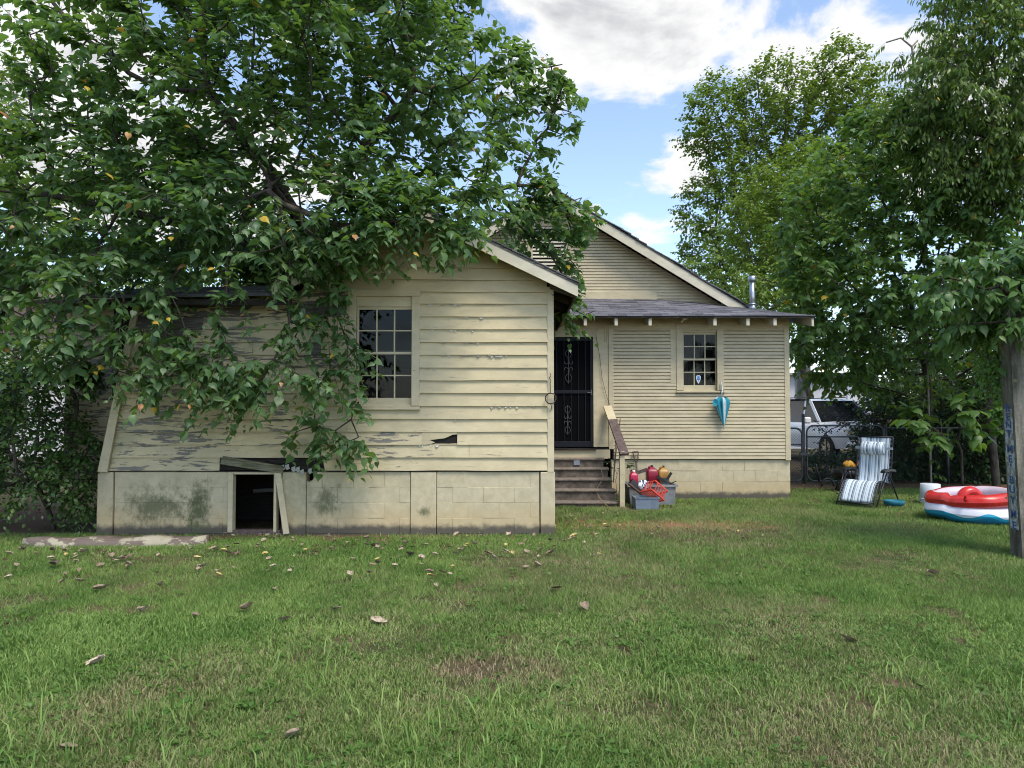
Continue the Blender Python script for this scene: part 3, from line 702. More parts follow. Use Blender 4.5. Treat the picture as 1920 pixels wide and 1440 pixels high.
m = MB(); m.box(dx0 - .1, dx1 + .05, YR - .07, YR + .06, dz0 - .055, dz0 - .025); m.box(dx0 - .1, X(1143, YR), YR - .02, YR + .02, dz0 - .06, dz0 - .03); m.build('threshold', M['darkwood'], dt)
door = MB(); yd = YR - .025; w = .055
door.bbox(dx1 - w, dx1 - .004, yd, yd + .035, dz0, dz1 - .01, .004); door.bbox(dx0, dx0 + w, yd, yd + .035, dz0, dz1 - .01, .004)
door.bbox(dx0 + w, dx1 - w, yd + .001, yd + .034, dz1 - .075, dz1 - .01, .004); door.bbox(dx0 + w, dx1 - w, yd + .001, yd + .034, dz0, dz0 + .10, .004)
zmid = Z(735, YR); door.bbox(dx0 + w, dx1 - w, yd + .001, yd + .034, zmid - .03, zmid + .03, .004)
door = door.build('door', M['blackmetal'], house); door['label'] = 'black steel security door with scrollwork bars'
for k in range(6):
    x = dx0 + w + .05 + k * (dx1 - dx0 - 2 * w - .06) / 5.6
    m = MB(); m.box(x - .006, x + .006, yd + .008, yd + .020, dz0 + .1, dz1 - .075); m.build('door_bar', M['blackmetal'], door)
bar_mat = simple('worn_grey_scroll_steel', (.06, .063, .07), .5)
def scroll(cx, cz, s):
    m = MB()
    for sx_ in (-1, 1):
        for (oz, fl) in ((.0, 1), (.0, -1)):
            pts = []
            for k in range(15):
                t_ = k / 14 * 4.6; r = .075 * s * (1 - k / 18)
                pts.append((cx + sx_ * (.06 * s + r * math.cos(t_ + 2.4) * .8), yd + .004, cz + fl * (.08 * s + r * math.sin(t_ + 2.4))))
            m.tube(pts, .006, 5)
            pts = [(cx + sx_ * .012 + sx_ * .05 * s * math.sin(k / 8 * 3.1), yd + .004, cz + fl * (.16 + .022 * k) * s) for k in range(9)]
            m.tube(pts, .005, 5)
    m.tube([(cx, yd + .004, cz - .36 * s), (cx, yd + .004, cz + .36 * s)], .007, 5)
    m.build('scrollwork', bar_mat, door)
scroll(X(1066, YR), Z(686, YR), .9); scroll(X(1064, YR), Z(787, YR), .75)
m = MB(); m.box(dx0 + w, dx1 - w, yd + .026, yd + .029, dz0 + .1, dz1 - .075); m.build('screen', M['screen'], door)
m = MB(); m.bbox(dx1 - .050, dx1 - .022, yd - .012, yd + .001, zmid - .06, zmid + .04, .003); m.tube([(dx1 - .036, yd - .012, zmid - .012), (dx1 - .036, yd - .04, zmid - .012), (dx1 - .11, yd - .045, zmid - .014)], .008, 8); m.build('handle', M['fencepipe'], door)
# loose wire on the panel
m = MB(); m.tube([at(1117, 626, YR - .04), at(1124, 665, YR - .05), at(1129, 710, YR - .05), at(1138, 745, YR - .05), at(1146, 765, YR - .05), at(1147, 790, YR - .04)], .004, 5)
tag(m.build('loose_wire', M['rust']), 'thin dark wire dangling down the panel beside the door', 'wire')

# lean-to foundation
fr_ = link('foundation', None, house); blocks(1146, 1480, YR + .02, SZ0 - .004, fr_, 4, Yp=YR)
# lean-to roof: sagging deck, individual shingle tabs, rafter tails
lroof = link('lean_to_roof', None, house); YE, YT = 12.5, 14.42; ZE = Z(594, YE) + .012
RX0, RX1 = .80, X(1530, YE)
def ztop(x):
    return float(np.interp(x, [0, 2.97, 4.86, 5.4, 6], [Z(559, 14.4), Z(562, 14.4), Z(578, 14.4), Z(585, 14.4), Z(590, 14.4)]))
def S(x, t):
    z = ZE + t * (ztop(x) - ZE) + .012 * math.sin(x * 1.9) * t * (1 - t) * 4
    return Vector((x, YE + t * (YT - YE), z))
NXD = 24
dk = MB()
top = [[S(RX0 + (RX1 - RX0) * i / NXD, j / 4) for j in range(5)] for i in range(NXD + 1)]
dk.grid(top); dk.grid([[p - Vector((0, 0, .032)) for p in r] for r in top])
dk.add([p for i in range(NXD + 1) for p in (top[i][0], top[i][0] - Vector((0, 0, .032)))], [(2 * i, 2 * i + 1, 2 * i + 3, 2 * i + 2) for i in range(NXD)])
dk.add([p for j in range(5) for p in (top[-1][j], top[-1][j] - Vector((0, 0, .032)))], [(2 * i, 2 * i + 1, 2 * i + 3, 2 * i + 2) for i in range(4)])
dk.build('roof_deck', M['darkwood'], lroof)
tab = MB(); TW = .302; tab.hexa([(0, -.012, .0), (TW, -.012, .0), (TW, .19, -.0), (0, .19, -.0), (0, -.012, .009), (TW, -.012, .009), (TW, .19, .004), (0, .19, .004)])
tab_me = tab.mesh('shingle', M['shingle'])
NC = 14; count = 0; rest = MB(); random.seed(13)
for c in range(NC):
    t0 = c / NC; x = RX0 - (.15 if c % 2 else 0) - random.uniform(0, .05)
    while x < RX1 - .02:
        xa = max(x, RX0); wd = min(x + TW, RX1 + .01) - xa; x += TW + .009
        if wd < .05: continue
        p = S(xa, t0); q = S(xa + wd, t0); r_ = S(xa, min(1, t0 + 1 / NC * 1.2))
        ex = (q - p).normalized(); ey = (r_ - p).normalized(); ez = ex.cross(ey).normalized(); ey = ez.cross(ex)
        p = p + ez * (.003 + .0035 * (c % 2) + random.uniform(0, .005)) + ey * random.uniform(-.006, .004)
        mt = Matrix(((ex.x * wd / TW, ey.x, ez.x, p.x), (ex.y * wd / TW, ey.y, ez.y, p.y), (ex.z * wd / TW, ey.z, ez.z, p.z), (0, 0, 0, 1)))
        if count < 290:
            o = link('shingle', tab_me, lroof); o.matrix_basis = mt
        else: rest.add([mt @ Vector(v) for v in tab.v], tab.f)
        count += 1
if rest.v: rest.build('shingle_rest', M['shingle'], lroof)['kind'] = 'stuff'
def tail(u, last=False):
    x = X(u, 12.53); m = MB(); w2 = .028
    zt = ZE - .036
    m.hexa([(x - w2, YE + .03, zt - .125), (x + w2, YE + .03, zt - .125), (x + w2, YR + .02, zt - .05), (x - w2, YR + .02, zt - .05), (x - w2, YE + .03, zt), (x + w2, YE + .03, zt), (x + w2, YR + .02, zt + .09), (x - w2, YR + .02, zt + .09)])
    m.build('rafter_tail', M['fascia'], lroof)
for u in (1098, 1156, 1220, 1342, 1404, 1455): tail(u)
m = MB(); x = RX1 - .03; zt = ZE - .036; m.hexa([(x - .02, YE + .02, zt - .14), (x + .02, YE + .02, zt - .14), (x + .02, YT, ztop(x) - .16), (x - .02, YT, ztop(x) - .16), (x - .02, YE + .02, zt), (x + .02, YE + .02, zt), (x + .02, YT, ztop(x) - .04), (x - .02, YT, ztop(x) - .04)]); m.build('barge_rafter', M['fascia'], lroof)
# eave light
m = MB(); c = at(1283, 598, 12.75); m.lathe([(.02, 0), (.045, .01), (.05, .05), (.04, .06)], (c.x, c.y - .05, c.z - .02), 12); m.tube([(c.x - .01, c.y, c.z - .01), (c.x - .05, c.y + .05, c.z - .05)], .02, 8); 
tag(m.build('flood_light', M['white'], None, True), 'small white flood light fixed under the eave above the window', 'light')
# stove flue
fl_t = thing('flue_pipe', 'galvanised metal flue pipe standing on the shingled lean-to roof', 'flue', (X(1413, 13.9), 13.9, 3.5))
c = (X(1413, 13.9), 13.9, S(X(1413, 13.9), (13.9 - YE) / (YT - YE)).z); zt = Z(519, 13.9)
m = MB(); m.lathe([(.052, -.05), (.052, zt - c[2] - .06)], c, 20); m.build('pipe', M['galv'], fl_t, True)
m = MB(); m.lathe([(.075, zt - c[2] - .085), (.08, zt - c[2] - .075), (.08, zt - c[2] - .0), (.06, zt - c[2] + .012)], c, 20); m.build('cap', M['galv'], fl_t, True)
m = MB(); m.lathe([(.085, -.03), (.07, .075), (.055, .085)], c, 20); m.build('flashing', M['galv'], fl_t, True)
m = MB(); m.lathe([(.052, .095), (.088, .10), (.06, .125), (.052, .13)], c, 20); m.build('storm_collar', M['galv'], fl_t, True)

# ------------------------------------------------------------------ main gable behind
YG = 14.42; RG = 14.08
GA = at(1033, 350, RG); GE = at(1411, 579, RG); GS = (GA.z - GE.z) / (GE.x - GA.x)
gab = link('gable_wall', None, house); GROW = 5.75 / (F / YG); random.seed(17)
zb = Z(566, YG) - .45; VX0, VX1, VZ0, VZ1 = GA.x - .46, GA.x + .42, Z(506, YG), Z(424, YG)
i = 0
while True:
    z0 = zb + i * GROW; z1 = z0 + GROW; i += 1
    if z1 > GA.z - .22: break
    lim = lambda z: (GA.z - .2 - z) / GS
    r0, r1 = GA.x + lim(z0), GA.x + lim(z1); l0, l1 = GA.x - lim(z0), GA.x - lim(z1)
    if z0 < Z(562, YG) - .02 and False: continue
    tb0, tb1 = Z(562, YG), Z(546, YG)
    if z1 > VZ0 and z0 < VZ1:
        narrow(gab, l0, VX0, z0, z1, YG, None, l1); narrow(gab, VX1, r0, z0, z1, YG, r1)
    else:
        c = random.uniform(GA.x - .6, GA.x + .6) if r0 - l0 > 2 else None
        if c is None: narrow(gab, l0, r0, z0, z1, YG, r1, l1)
        else: narrow(gab, l0, c - .001, z0, z1, YG, None, l1); narrow(gab, c + .001, r0, z0, z1, YG, r1)
m = MB(); m.bbox(-1.0, X(1233, YG), YG - .03, YG - .0, Z(563, YG), Z(547, YG), .003); m.build('band_board', M['trim'], gab)
m = MB(); m.prism_y([(GA.x - 4.1, zb), (GA.x + 4.1, zb), (GA.x + 4.1, GA.z - .2 - 4.1 * GS), (GA.x, GA.z - .2), (GA.x - 4.1, GA.z - .2 - 4.1 * GS)], YG + .002, YG + .1); m.build('sheathing', M['sheath'], gab)
vt = MB(); vt.bbox(VX0, VX0 + .1, YG - .03, YG, VZ0, VZ1, .003); vt.bbox(VX1 - .1, VX1, YG - .03, YG, VZ0, VZ1, .003); vt.bbox(VX0, VX1, YG - .034, YG, VZ1, VZ1 + .11, .003); vt.bbox(VX0, VX1, YG - .034, YG, VZ0 - .09, VZ0, .003)
vt = vt.build('louvre_vent', M['trim'], house)
k = 0
while VZ0 + .02 + k * .075 < VZ1 - .03:
    z = VZ0 + .02 + k * .075; k += 1; m = MB(); m.hexa([(VX0 + .1, YG - .03, z), (VX1 - .1, YG - .03, z), (VX1 - .1, YG + .0, z + .04), (VX0 + .1, YG + .0, z + .04), (VX0 + .1, YG - .03, z + .012), (VX1 - .1, YG - .03, z + .012), (VX1 - .1, YG + .0, z + .052), (VX0 + .1, YG + .0, z + .052)]); m.build('slat', M['fascia'], vt)
# walls of the main block
m = MB(); m.box(GA.x - 3.75, GA.x - 3.65, YG + .1, 24, 0, 3.6); m.box(GA.x + 3.95, GA.x + 4.05, YG + .1, 24, 0, 3.3); m.box(GA.x - 3.75, GA.x + 4.05, 24, 24.1, 0, 3.4); m.box(GA.x - 3.75, .5, YG - .0, YG + .098, 0, zb + .002); m.build('side_wall', M['narrow'], house)
mroof = link('main_roof', None, house); GEL = 2 * GA.x - GE.x
for sgn, ex in ((1, GE.x), (-1, GEL)):
    slab([(GA.x, GA.z - .03), (ex, GE.z - .03), (ex, GE.z - .06), (GA.x, GA.z - .06)], RG + .01, 24.4, M['darkwood'], 'roof_deck', mroof)
    n = 26
    for k in range(n):
        f0, f1 = k / n, min(1.0, (k + 1.3) / n); x0 = GA.x + (ex - GA.x) * f0; x1 = GA.x + (ex + .03 * sgn - GA.x) * f1; za = GA.z - GS * abs(x0 - GA.x); z_b = GA.z - GS * abs(x1 - GA.x); wv = .012 * math.sin(k * .9)
        slab([(x0, za - .024 + wv), (x1, z_b - .008 + wv), (x1, z_b + .014 + wv), (x0, za - .006 + wv)], RG - .03 + random.uniform(-.012, .012), 24.4, M['shingle'], 'shingle_course', mroof)
    m = MB(); d = .20; nn = 10; pt = []; pb = []
    for k in range(nn + 1):
        f = k / nn; x = GA.x + .002 * sgn + (ex - GA.x) * f; z = GA.z - .05 - GS * abs(x - GA.x); pt.append((x, z + .006 * math.sin(f * 9))); pb.append((x, z - d))
    m.prism_y(pt + pb[::-1], RG, RG + .028); m.build('rake_board', M['fascia'], mroof)
    m = MB(); m.prism_y([(GA.x, GA.z - .03), (ex, GE.z - .03), (ex, GE.z - .05), (GA.x, GA.z - .05)], RG - .012, RG + .01); m.build('drip_edge', M['oldwood'], mroof)
    for k in range(3):
        f = .12 + .38 * k; x = GA.x + (ex - GA.x) * f; z = GA.z - .06 - GS * abs(x - GA.x); m = MB(); m.box(x - .04, x + .04, RG + .03, YG, z - .13, z - .04); m.build('lookout', M['trim'], mroof)
ch = thing('chimney', 'short pale chimney rising behind the main gable roof', 'chimney', (X(1112, 17), 17, 4.5))
m = MB(); m.bbox(X(1097, 17), X(1126, 17), 17, 17.5, 4.6, Z(386, 17), .01); m.build('stack', M['white'], ch)
m = MB(); m.bbox(X(1095, 17), X(1128, 17), 16.97, 17.53, Z(389, 17), Z(384, 17), .008); m.build('cap', M['white'], ch)

# ------------------------------------------------------------------ steps and rail
stp = thing('concrete_steps', 'five stained brown concrete steps climbing to the black door', 'steps', (1.2, 12.3, 0))
YB = 11.98; xl = .40
vtops = [858, 876.5, 896.5, 917.0, 940.0]; ur = [1133, 1141, 1147, 1154, 1161]
zt_prev = 0
for k in range(5):                # k = 0 is the top step
    yfk = 12.80 - .205 * k; zt = Z(vtops[k] + 1, yfk); xr = X(ur[k], yfk)
    m = MB(); m.box(xl, xr - .02, yfk + .03, 13.0 - .002 * k, -.05, zt - .045); m.build('riser', M['concrete'], stp)
    m = MB(); pr = []
    for a in range(7):
        t_ = -math.pi / 2 + math.pi * a / 6; pr.append((yfk + .02 - .022 * math.cos(t_), zt - .0225 + .0225 * math.sin(t_)))
    pr = [(yfk + .26, zt - .044)] + pr + [(yfk + .26, zt)]
    kk = len(pr); vs = [(xl, y, z) for y, z in pr] + [(xr, y, z) for y, z in pr]
    m.add(vs, [tuple(range(kk)), tuple(range(2 * kk - 1, kk - 1, -1))] + [(i, (i + 1) % kk, (i + 1) % kk + kk, i + kk) for i in range(kk)]); m.build('tread', M['steppaint'], stp)
m = MB(); c = at(1081.5, 868, 12.79); m.box(c.x - .055, c.x + .055, c.y + .012, c.y + .024, c.z - .04, c.z + .045); m.build('number_plate', simple('dull_blue_grey_plate', (.22, .24, .30), .5), stp)
m = MB(); pts = [at(1126, 878, 12.58), at(1131, 893, 12.55), at(1126, 905, 12.36), at(1118, 918, 12.34), at(1122, 931, 12.13), at(1135, 945, 11.94), at(1146, 955, 11.85), at(1158, 958, 11.6)]
m.tube(pts, .006, 5); tag(m.build('cord', simple('tan_cord', (.30, .22, .12), .8)), 'thin tan cord trailing down the concrete steps', 'cord')
rl = thing('hand_rail', 'leaning brown plank hand rail nailed to a cream post beside the steps', 'hand rail', (X(1166, 11.9), 11.9, 0))
m = MB(); m.bbox(X(1161, 11.9), X(1170.5, 11.9), 11.9, 11.99, -.03, Z(846, 11.9), .006); m.build('post', M['trim'], rl)
a = at(1139, 762, 12.92); b = at(1171, 852, 11.87)
m = MB(); d = (b - a).normalized(); c = a + (b - a) * .30; m.beam(c, b, .15, .035, (0, -.5, 1)); m.build('rail_board', M['railwood'], rl)
m = MB(); m.beam(a, c, .15, .035, (0, -.5, 1)); m.build('rail_board', M['trim'], rl)['label'] = 'upper end of the rail still painted cream'
m = MB()
for dxx in (0, .03): m.tube([at(1163 - dxx * 200, 785, 12.9), at(1155 - dxx * 60, 850, 12.6), at(1150, 905, 12.5)], .009, 5)
tag(m.build('garden_stakes', M['rust']), 'two thin rusty stakes leaning behind the hand rail', 'stake')
# wire wreath on the corner board
wr = thing('wire_coil', 'small ring of twisted wire hung on the wing corner board', 'wire ring', (X(1033, 9.24), 9.24, 1.7))
m = MB(); c = at(1032.5, 747, 9.22); m2 = []
for k in range(3):
    pts = [(c.x + (.068 + .005 * math.sin(7 * t_ + k)) * math.cos(t_), c.y + .01 * math.sin(5 * t_ + k * 2), c.z + (.068 + .005 * math.cos(6 * t_ + k)) * math.sin(t_)) for t_ in [2 * math.pi * q / 28 for q in range(29)]]
    m.tube(pts, .006, 5)
m.build('ring', M['rust'], wr, True)
m = MB(); p0 = at(1031.5, 700, 9.24); m.tube([p0, p0 + Vector((.01, 0, -.03)), p0 + Vector((-.01, 0, -.06)), p0 + Vector((.01, 0, -.09)), p0 + Vector((0, 0, -.13)), c + Vector((0, 0, .07))], .005, 5); m.tube([c + Vector((0, 0, -.07)), c + Vector((.012, 0, -.11)), c + Vector((0, 0, -.17))], .005, 5); m.build('hook_wire', M['rust'], wr)
# long peeling board on the ground at the left
m = MB(); a = ground_at(45, 1022); b = ground_at(388, 1018)
L = b - a; n = 24
for k in range(n + 1):
    f = k / n; p = a + L * f; wdt = .15 * min(1, .25 + f * 4) * (1 if f < .9 else 1 - (f - .9) * 4); h = .085 + .012 * math.sin(f * 20)
    m.v += [(p.x, p.y - wdt, -.02), (p.x, p.y - wdt * .9, h * .6), (p.x, p.y - wdt * .4, h), (p.x, p.y + wdt * .6, h * .95), (p.x, p.y + wdt, -.02)]
for k in range(n):
    for j in range(4): m.f.append((5 * k + j, 5 * k + j + 1, 5 * k + j + 6, 5 * k + j + 5))
m.f += [(0, 1, 2, 3, 4), tuple(5 * n + j for j in range(5))]; m.m = [0] * len(m.f)
bw = paint_mat('peeling_cream_on_brown_timber', (0.38, .34, .25), peel=1.75, streak=(2, 2, 3), peelcol=(.15, .115, .095))
tag(m.build('fallen_timber', bw, None, True), 'long peeling brown timber lying on the grass before the left pier', 'timber')
# ------------------------------------------------------------------ umbrella on the window corner
um = thing('umbrella', 'closed teal and white umbrella hanging upside down from the window corner', 'umbrella', (X(1352, 12.9), 12.9, 1.8))
c = at(1353, 745, 12.88); tip = at(1357, 800, 12.9); YU = 12.88
def fold_cone(cx, cz_top, cz_tip, xt, phases, rr, y, k0, k1, mi):
    m = MB(); n = 48; rows = 12; P = []
    for i in range(rows + 1):
        f = i / rows; z = cz_top + (cz_tip - cz_top) * f; r = rr * (1 - f) ** .8 * (1.0 if f > .12 else .62 + f * 3.2); x0 = cx + (xt - cx) * f
        row = []
        for j in range(n + 1):
            t_ = 2 * math.pi * j / n; w = 1 + .30 * math.cos(8 * t_ + phases + 1.2 * f) * (1 - f * .6)
            row.append((x0 + r * w * math.cos(t_), y + r * w * .55 * math.sin(t_), z + .015 * math.sin(8 * t_) * (1 - f)))
        P.append(row)
    m.grid(P); m.m = [(1 if ((j * 8 / n) % 2.0) < .55 else 0) for i in range(rows) for j in range(n)]
    return m
teal = simple('teal_umbrella_cloth', (.02, .24, .33), .7, .2, 12, 0, .3, 0, ((.10, .20, .22), .5)); pale = simple('pale_umbrella_cloth', (.50, .60, .62), .6, .1, 12)
m = fold_cone(c.x, c.z, tip.z, tip.x, .6, .135, YU, 0, 0, 0); m.build('canopy', [teal, pale], um, True)
m = MB(); p = at(1340, 752, 12.84); m.grid([[(p.x + .05 * math.cos(t_) * s_, 12.82 - .02 * s_, p.z - .03 + .07 * math.sin(t_) * s_) for t_ in [2 * math.pi * k / 10 for k in range(11)]] for s_ in (.05, .6, 1.0)]); m.build('loose_panel', teal, um)
m = MB(); m.tube([at(1353, 715, 12.93), at(1353, 745, 12.9), at(1355, 790, 12.9), (tip.x, tip.y, tip.z - .05)], .006, 6); m.build('shaft', M['galv'], um)
m = MB(); m.tube([at(1352, 716, 12.93), at(1354, 728, 12.93), at(1353, 738, 12.92)], .013, 8); m.build('handle', M['white'], um)

# ------------------------------------------------------------------ clutter beside the steps
def tub(name, label, u0, u1, v0, Y, depth, h, material, taper=.9, rim=.02, cat='tub', loc=None):
    x0, x1 = X(u0, Y), X(u1, Y); t = thing(name, label, cat, ((x0 + x1) / 2, Y, 0)); cx = (x0 + x1) / 2; w = (x1 - x0) / 2; d = depth / 2
    m = MB(); cy = Y + d; k = taper; e = .006
    for (s, z) in ((k, 0), (1, h)): pass
    def ring(s, z, o=0): return [(cx - w * s + o, cy - d * s + o, z), (cx + w * s - o, cy - d * s + o, z), (cx + w * s - o, cy + d * s - o, z), (cx - w * s + o, cy + d * s - o, z)]
    vs = ring(k, 0) + ring(1, h) + ring(1, h, .008) + ring(k, .02, .008)
    fs = [(3, 2, 1, 0)] + [(i, (i + 1) % 4, (i + 1) % 4 + 4, i + 4) for i in range(4)] + [(i + 4, (i + 1) % 4 + 4, (i + 1) % 4 + 8, i + 8) for i in range(4)] + [(i + 8, (i + 1) % 4 + 8, (i + 1) % 4 + 12, i + 12) for i in range(4)] + [(12, 13, 14, 15)]
    m.add(vs, fs); m.build('body', material, t)
    m = MB(); r1 = ring(1.0, h - rim); r2 = [(p[0] + (rim if p[0] > cx else -rim), p[1] + (rim if p[1] > cy else -rim), h - rim) for p in r1]; r3 = [(p[0], p[1], h + .004) for p in r2]; r4 = [(p[0], p[1], h + .004) for p in ring(1, h, .004)]
    m.add(r1 + r2 + r3 + r4, [(i + 4 * q, (i + 1) % 4 + 4 * q, (i + 1) % 4 + 4 * q + 4, i + 4 * q + 4) for q in range(3) for i in range(4)]); m.build('rim', material, t)
    return t
greyp = simple('weathered_grey_plastic', (.20, .21, .22), .6, .2, 10, 0, .4, 0, ((.42, .42, .38), .4)); bluep = simple('blue_grey_plastic', (.17, .21, .27), .6, .2, 10)
YT_ = 11.95
big = tub('storage_tote', 'large grey plastic tote loaded with fuel cans beside the lean-to', 1178, 1266, 945, 12.1, .5, .34, greyp, .93, .03, 'tote')
pl = tub('planter_box', 'small shallow grey planter box with green seedlings on the grass', 1190, 1234, 956, 11.55, .34, .19, bluep, .95, .012, 'planter')
m = MB(); x0, x1 = X(1190, 11.55), X(1234, 11.55); m.box(x0 + .02, x1 - .02, 11.58, 11.86, .1, .165); m.build('soil', M['soil_dark'], pl)
def can(name, label, u, v0, v1, Y, w, d, col, capc, rough=.4):
    cx, zb, zt = X(u, Y), Z(v1, Y), Z(v0, Y); h = zt - zb; t = thing(name, label, 'fuel can', (cx, Y, zb)); ma = simple(name + '_plastic', col, rough, .15, 10)
    m = MB(); prof = [(.94, 0), (1, .03), (1, .62), (.94, .74), (.55, .85), (.30, .92)]
    P = []
    for r, z in prof:
        P.append([(cx + w / 2 * r * math.copysign(abs(math.cos(a)) ** .3, math.cos(a)), Y + d / 2 * r * math.copysign(abs(math.sin(a)) ** .3, math.sin(a)), zb + z * h) for a in [2 * math.pi * k / 28 for k in range(29)]])
    m.grid(P); m.add(P[-1][:-1], [tuple(range(28))]); m.build('body', ma, t, True)
    m = MB(); m.lathe([(.022, .90 * h), (.026, .91 * h), (.026, h), (.02, h + .01)], (cx, Y, zb), 14); m.build('cap', capc, t, True)
    m = MB(); m.tube([(cx - w * .36, Y, zb + .66 * h), (cx - w * .30, Y - .02, zb + .93 * h), (cx - w * .08, Y - .02, zb + .97 * h)], .014, 8); m.build('handle', ma, t, True)
    return t
can('red_fuel_can', 'dark red plastic fuel can with black cap on the tote', 1221, 873, 905, 12.28, .19, .22, (.24, .010, .035), M['black'])
can('amber_fuel_can', 'amber yellow plastic can behind the dark red fuel can', 1242, 874, 906, 12.36, .19, .20, (.36, .19, .04), M['black'])
can('pink_jug', 'bright pink plastic jug at the tote end nearest the rail post', 1187, 883, 909, 12.22, .14, .13, (.48, .012, .07), M['white'])
# shovel
sv = thing('shovel', 'garden shovel with D-shaped handle leaning on the block wall', 'shovel', (X(1193, 12.85), 12.8, 0))
m = MB(); a = at(1193, 868, 12.9); m.tube([at(1197, 930, 12.7), a], .018, 8); m.build('shaft', M['oldwood'], sv)
m = MB(); g1, g2 = at(1186, 848, 12.93), at(1197, 847, 12.93); m.tube([g1, g2], .017, 8); m.build('grip', M['railwood'], sv)
m = MB(); m.tube([a, a + Vector((-.03, 0, .06)), (g1.x + .005, g1.y, g1.z)], .011, 6); m.tube([a, a + Vector((.03, 0, .07)), (g2.x - .004, g2.y, g2.z)], .011, 6); m.build('yoke', M['rust'], sv)
m = MB(); p = at(1197, 930, 12.7); m.hexa([(p.x - .1, 12.68, .0), (p.x + .1, 12.68, .0), (p.x + .1, 12.69, .0), (p.x - .1, 12.69, .0), (p.x - .1, 12.71, p.z), (p.x + .1, 12.71, p.z), (p.x + .1, 12.72, p.z), (p.x - .1, 12.72, p.z)]); m.build('blade', M['rust'], sv)
# red milk crate tilted into the planter
cr = thing('red_crate', 'red plastic crate tipped on its corner in the clutter', 'crate', (X(1226, 11.9), 11.9, .25)); redp = simple('red_crate_plastic', (.55, .05, .025), .45)
R = Matrix.Translation(at(1226, 922, 11.85)) @ Euler((math.radians(-18), math.radians(38), math.radians(20))).to_matrix().to_4x4()
def rot_box(parts, name, mtl, par):
    m = MB()
    for b_ in parts: m.box(*b_)
    m.v = [tuple(R @ Vector(v)) for v in m.v]; m.build(name, mtl, par)
s_ = .15
for sx_ in (-1, 1):
    rot_box([(sx_ * s_ - .006, sx_ * s_ + .006, -s_, s_, -.1, -.075), (sx_ * s_ - .006, sx_ * s_ + .006, -s_, s_, .075, .1)] + [(sx_ * s_ - .005, sx_ * s_ + .005, -s_ + k * .05, -s_ + k * .05 + .012, -.075, .075) for k in range(1, 6)], 'side', redp, cr)
    rot_box([(-s_ + .007, s_ - .007, sx_ * s_ - .006, sx_ * s_ + .006, -.1, -.075), (-s_ + .007, s_ - .007, sx_ * s_ - .006, sx_ * s_ + .006, .075, .1)] + [(-s_ + k * .05, -s_ + k * .05 + .012, sx_ * s_ - .005, sx_ * s_ + .005, -.075, .075) for k in range(1, 6)], 'side', redp, cr)
rot_box([(-s_ + .007, s_ - .007, -s_ + .007 + k * .045, -s_ + k * .045 + .022, -.1, -.09) for k in range(7)], 'slotted_base', redp, cr)
# rag, shoe, black tools
def cloth(name, label, u, v, Y, w, h, col1, col2, seed):
    rs = random.Random(seed); c0 = at(u, v, Y); P = []
    for i in range(9):
        P.append([(c0.x + (i / 8 - .5) * w + rs.uniform(-.015, .015), Y - .05 * math.sin(j / 6 * 3.1) + rs.uniform(-.025, .025), c0.z + (j / 6 - .5) * h * (1 - .5 * abs(i / 8 - .5)) + rs.uniform(-.015, .015)) for j in range(7)])
    m = MB(); m.grid(P); m.m = [1 if rs.random() < .4 else 0 for _ in m.f]
    o = m.build(name, [simple(name + '_a', col1, .9), simple(name + '_b', col2, .9)], None, True); tag(o, label, 'cloth'); sub = o.modifiers.new('s', 'SUBSURF'); sub.levels = sub.render_levels = 1; so = o.modifiers.new('t', 'SOLIDIFY'); so.thickness = .006
cloth('rag', 'crumpled white and navy rag draped over the tote rim', 1207, 911, 11.93, .19, .2, (.6, .62, .65), (.035, .05, .12), 4)
def shoe(name, label, u, v, Y, ang, L, mtl, sole):
    c0 = at(u, v, Y); t = thing(name, label, 'shoe', tuple(c0)); RM = Matrix.Translation(c0) @ Euler((0, math.radians(ang), math.radians(12))).to_matrix().to_4x4()
    m = MB(); P = []
    for i in range(9):
        f = i / 8; x = (f - .5) * L; w = .045 * (1 - .35 * (2 * f - 1) ** 2); h = .10 if f < .35 else .10 - (f - .35) * .085
        P.append([tuple(RM @ Vector((x, w * math.cos(a), .02 + h * max(0, math.sin(a))))) for a in [math.pi * k / 8 for k in range(9)]])
    m.grid(P); m.build('upper', mtl, t, True)
    m = MB(); m.bbox(-L / 2 - .005, L / 2 + .008, -.047, .047, -.008, .022, .008); m.v = [tuple(RM @ Vector(v)) for v in m.v]; m.build('sole', sole, t)
shoe('old_shoe', 'dark old shoe slanting against the tote near the rail post', 1190, 917, 11.9, 38, .27, simple('dark_shoe', (.02, .018, .02), .7), simple('brown_sole', (.13, .075, .05), .7))
bt = thing('black_hand_tools', 'black handled tools jumbled on the tote in front of the amber can', 'tools', tuple(at(1248, 905, 12.15)))
m = MB(); m.beam(at(1232, 893, 12.12), at(1252, 908, 12.12), .05, .03, (0, -1, 0)); m.build('handle', M['black'], bt)
m = MB(); m.beam(at(1247, 905, 12.13), at(1259, 886, 12.13), .04, .03, (0, -1, 0)); m.build('handle', M['black'], bt)
m = MB(); m.hexa([tuple(at(u, v, y)) for (u, v, y) in ((1238, 908, 12.1), (1256, 908, 12.1), (1256, 908, 12.25), (1238, 908, 12.25), (1242, 896, 12.12), (1252, 896, 12.12), (1252, 896, 12.2), (1242, 896, 12.2))]); m.build('head', M['black'], bt)
m = MB()
for k in range(4): m.tube([at(1254, 908, 12.1), at(1262 + 2 * k, 905 - k, 12.08)], .008, 5)
m.build('fork', M['black'], bt)
tm = MB(); tm.beam(at(1196, 886, 12.75), at(1214, 880, 12.75), .02, .06, (0, 0, 1)); tag(tm.build('wood_offcut', M['railwood']), 'brown offcut of board wedged behind the dark red fuel can', 'offcut')

